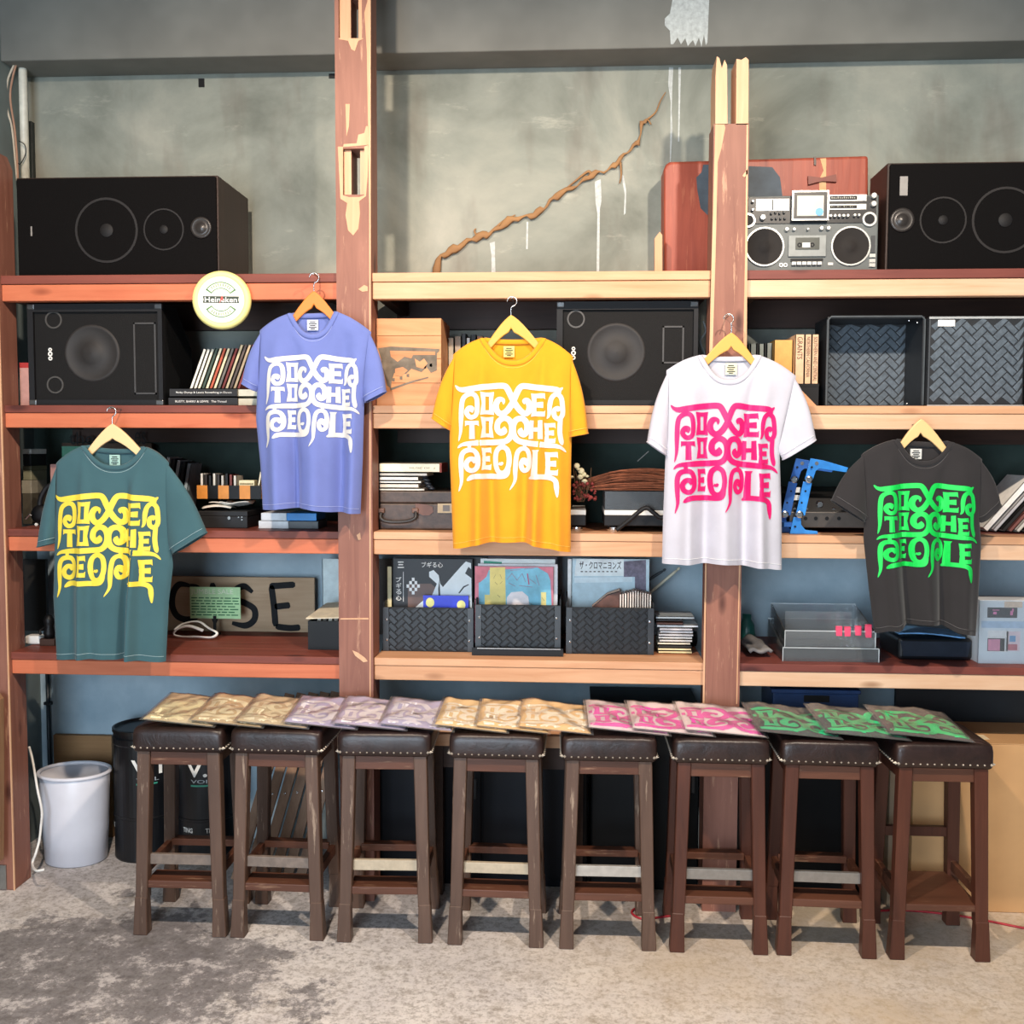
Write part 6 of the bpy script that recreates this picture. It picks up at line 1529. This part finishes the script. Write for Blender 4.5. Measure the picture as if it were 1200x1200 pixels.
MB_ = MB().prism(pts([(-6,1006),(4.5,1006),(5,900),(4.5,818),(0,812),(-6,812)], -.06), -.09, -.06); tag(MB_.build('timber_offcut', wood('offcut', '#b08a68', '#7f5d40', 2, .7)), 'pale timber offcut in front of the left post at the picture edge', 'wood')
# slats leaning behind the second stool
SLW = wood('slat_wood', '#a3836a', '#6b4e3c', 2, .6, knots=False)
for k, (bx_, tx_) in enumerate(((276, 338), (290, 351), (304, 364), (318, 377), (333, 389), (348, 402))):
    b = atz(bx_, 1003, .0); b = at(bx_, 1010, .10); tp = at(tx_, 870, .30); t = thing('timber_batten', ORD[k]+' brown wooden batten from the left of those leaning behind the second stool', 'batten', (b.x, .10, 0), group='slats leaning behind the stools')
    A = Vector((b.x, .10+.012*k, .013)); B = Vector((tp.x, .33+.012*k, .70))
    MB().beam(A, B, .010, .040, up=(1, 0, .2)).build('board', SLW, t, world=True, bevel=.001)
    m_ = A.lerp(B, .45); MB().lathe([(.005, 0), (.004, .0025), (.0005, .003)], 8, cyl_T(m_.x, m_.y-.008, m_.z)).build('screw', CHROME, t, world=True)
# dark cabinets added so that the space behind the stools reads dark
def cab(label, x0, x1, ytop, Y, Y1, hx):
    X0, X1, _, Z1 = rect(x0, ytop, x1, 1010, Y)
    t = thing('dark_filler_cabinet', label, 'cabinet', ((X0+X1)/2, Y, 0))
    MB().box(X0, X1, Y, Y1, .0005, Z1-.02).build('body', M(hx, .5, spec=.2), t, world=True, bevel=.003); MB().box(X0-.003, X1+.003, Y-.004, Y1, Z1-.0195, Z1).build('top', M(hx, .5, spec=.2), t, world=True, bevel=.002)
    n = max(1, round((X1-X0)/.42)); w_ = (X1-X0)/n
    for k in range(n):
        d = MB().box(X0+k*w_+.004, X0+(k+1)*w_-.004, Y-.012, Y-.0005, .04, Z1-.03).build('door', M(hx, .45, spec=.2), t, world=True, bevel=.002)
        MB().box(X0+(k+1)*w_-.03, X0+(k+1)*w_-.02, Y-.02, Y-.0122, Z1*.55, Z1*.55+.08).build('handle', M('#2a2c30', .3), d, world=True)
    return Z1
cab('low navy-black cabinet added for darkness behind the third and fourth stools', 443, 688, 850, .15, .48, '#070b14')
cab('black cabinet added for darkness behind the fifth and sixth stools', 692, 818, 830, .15, .5, '#050608')
zc = cab('black cabinet added for darkness behind the seventh stool', 873, 1030, 868, .15, .48, '#060709')
X0, X1, _, Z1 = rect(905, 806, 1006, 846, .2)
Z1 = min(Z1, ZR[3]-.055)
t = thing('plastic_tote', 'navy plastic tote with a handle slot on the black cabinet', 'tote', ((X0+X1)/2, .2, zc)); NV = M('#1d3a66', .4)
MB().box(X0, X1, .2, .44, zc+.0006, Z1-.016).build('body', NV, t, world=True, bevel=.006); MB().box(X0-.006, X1+.006, .194, .446, Z1-.0155, Z1).build('rim', NV, t, world=True, bevel=.003)
a, b, c, d = rect(942, 815, 972, 823, .199); MB().box(a, b, .1985, .2005, c, d).build('handle_slot', BLACK2, t, world=True, bevel=.0)
X0, X1, _, Z1 = rect(1045, 815, 1250, 1000, .44); tag(MB().box(X0, X1, .44, .46, .0005, ZR[3]-.06).build('wall_shade_panel', M('#1a1d22', .6, .2, 8)), 'black panel added as the shade on the wall behind the cardboard box', 'panel')  # added black sheet stands in for the shaded wall above the box
# low bench plank between the stools and the cabinet
X0, X1, _, _ = rect(500, 862, 690, 875, .04); z1, z0 = at(645, 862, .04).z, at(645, 876, .04).z
t = thing('low_bench', 'low wooden bench glimpsed between the fourth and fifth stools', 'bench', ((X0+X1)/2, .06, 0))
MB().box(X0, X1, .03, .12, z0, z1).build('plank', RAILM[1], t, world=True, bevel=.002)
for x in (X0+.02, X1-.06): MB().box(x, x+.04, .05, .10, .0005, z0-.0005).build('leg', DARKW, t, world=True)
MB().box(X0+.0605, X1-.0605, .06, .08, z0-.09, z0-.0005).build('apron', DARKW, t, world=True)
# cardboard boxes at the right
CARD = M('#c79a69', .8, .06, 6)
def cbox(label, x0, x1, ytop, ybot, Y, dep, sticker=None, hx=None):
    X0, X1, _, Z1 = rect(x0, ytop, x1, ybot, Y); t = thing('cardboard_box', label, 'box', ((X0+X1)/2, Y, 0)); cm = M(hx, .8, .06, 6) if hx else CARD
    MB().box(X0, X1, Y, Y+dep, .0005, Z1-.004).build('body', cm, t, world=True, bevel=.003)
    w2_ = (dep-.004)/2
    for k in range(2): MB().box(X0, X1, Y+k*(w2_+.004), Y+k*(w2_+.004)+w2_, Z1-.0035, Z1).build('flap', cm, t, world=True)
    if sticker: MB().box(X0+sticker[0], X0+sticker[0]+.1, Y+.05, Y+.11, Z1+.0002, Z1+.001).build('label_sticker', M('#ead9b4', .7), t, world=True)
cbox('tall brown cardboard box standing at the right of the last stool', 1067, 1240, 871, 1042, .04, .3, (.19,))
cbox('narrow pale carton behind the last stool, left of the tall cardboard box', 1040, 1058, 880, 1020, .06, .3, None, '#a08c74')
# red cable on the floor
P = [(1240,1096),(1200,1089),(1165,1082),(1120,1074),(1060,1068),(1010,1070)]
tag(MB().tube(catmull([Vector((atz(x, y, 0).x, atz(x, y, 0).y, .0045)) for x, y in P], 6), .004, 7).build('cable', M('#b3202e', .5), smooth=True), 'red cable running over the floor at the right of the last stool', 'cable')
P = [(752,1062),(740,1070),(752,1078),(775,1076),(790,1074)]
tag(MB().tube(catmull([Vector((atz(x, y, 0).x, atz(x, y, 0).y, .0045)) for x, y in P], 6), .004, 7).build('cable', M('#a32330', .5), smooth=True), 'red cable end on the floor between the fifth and sixth stools', 'cable')
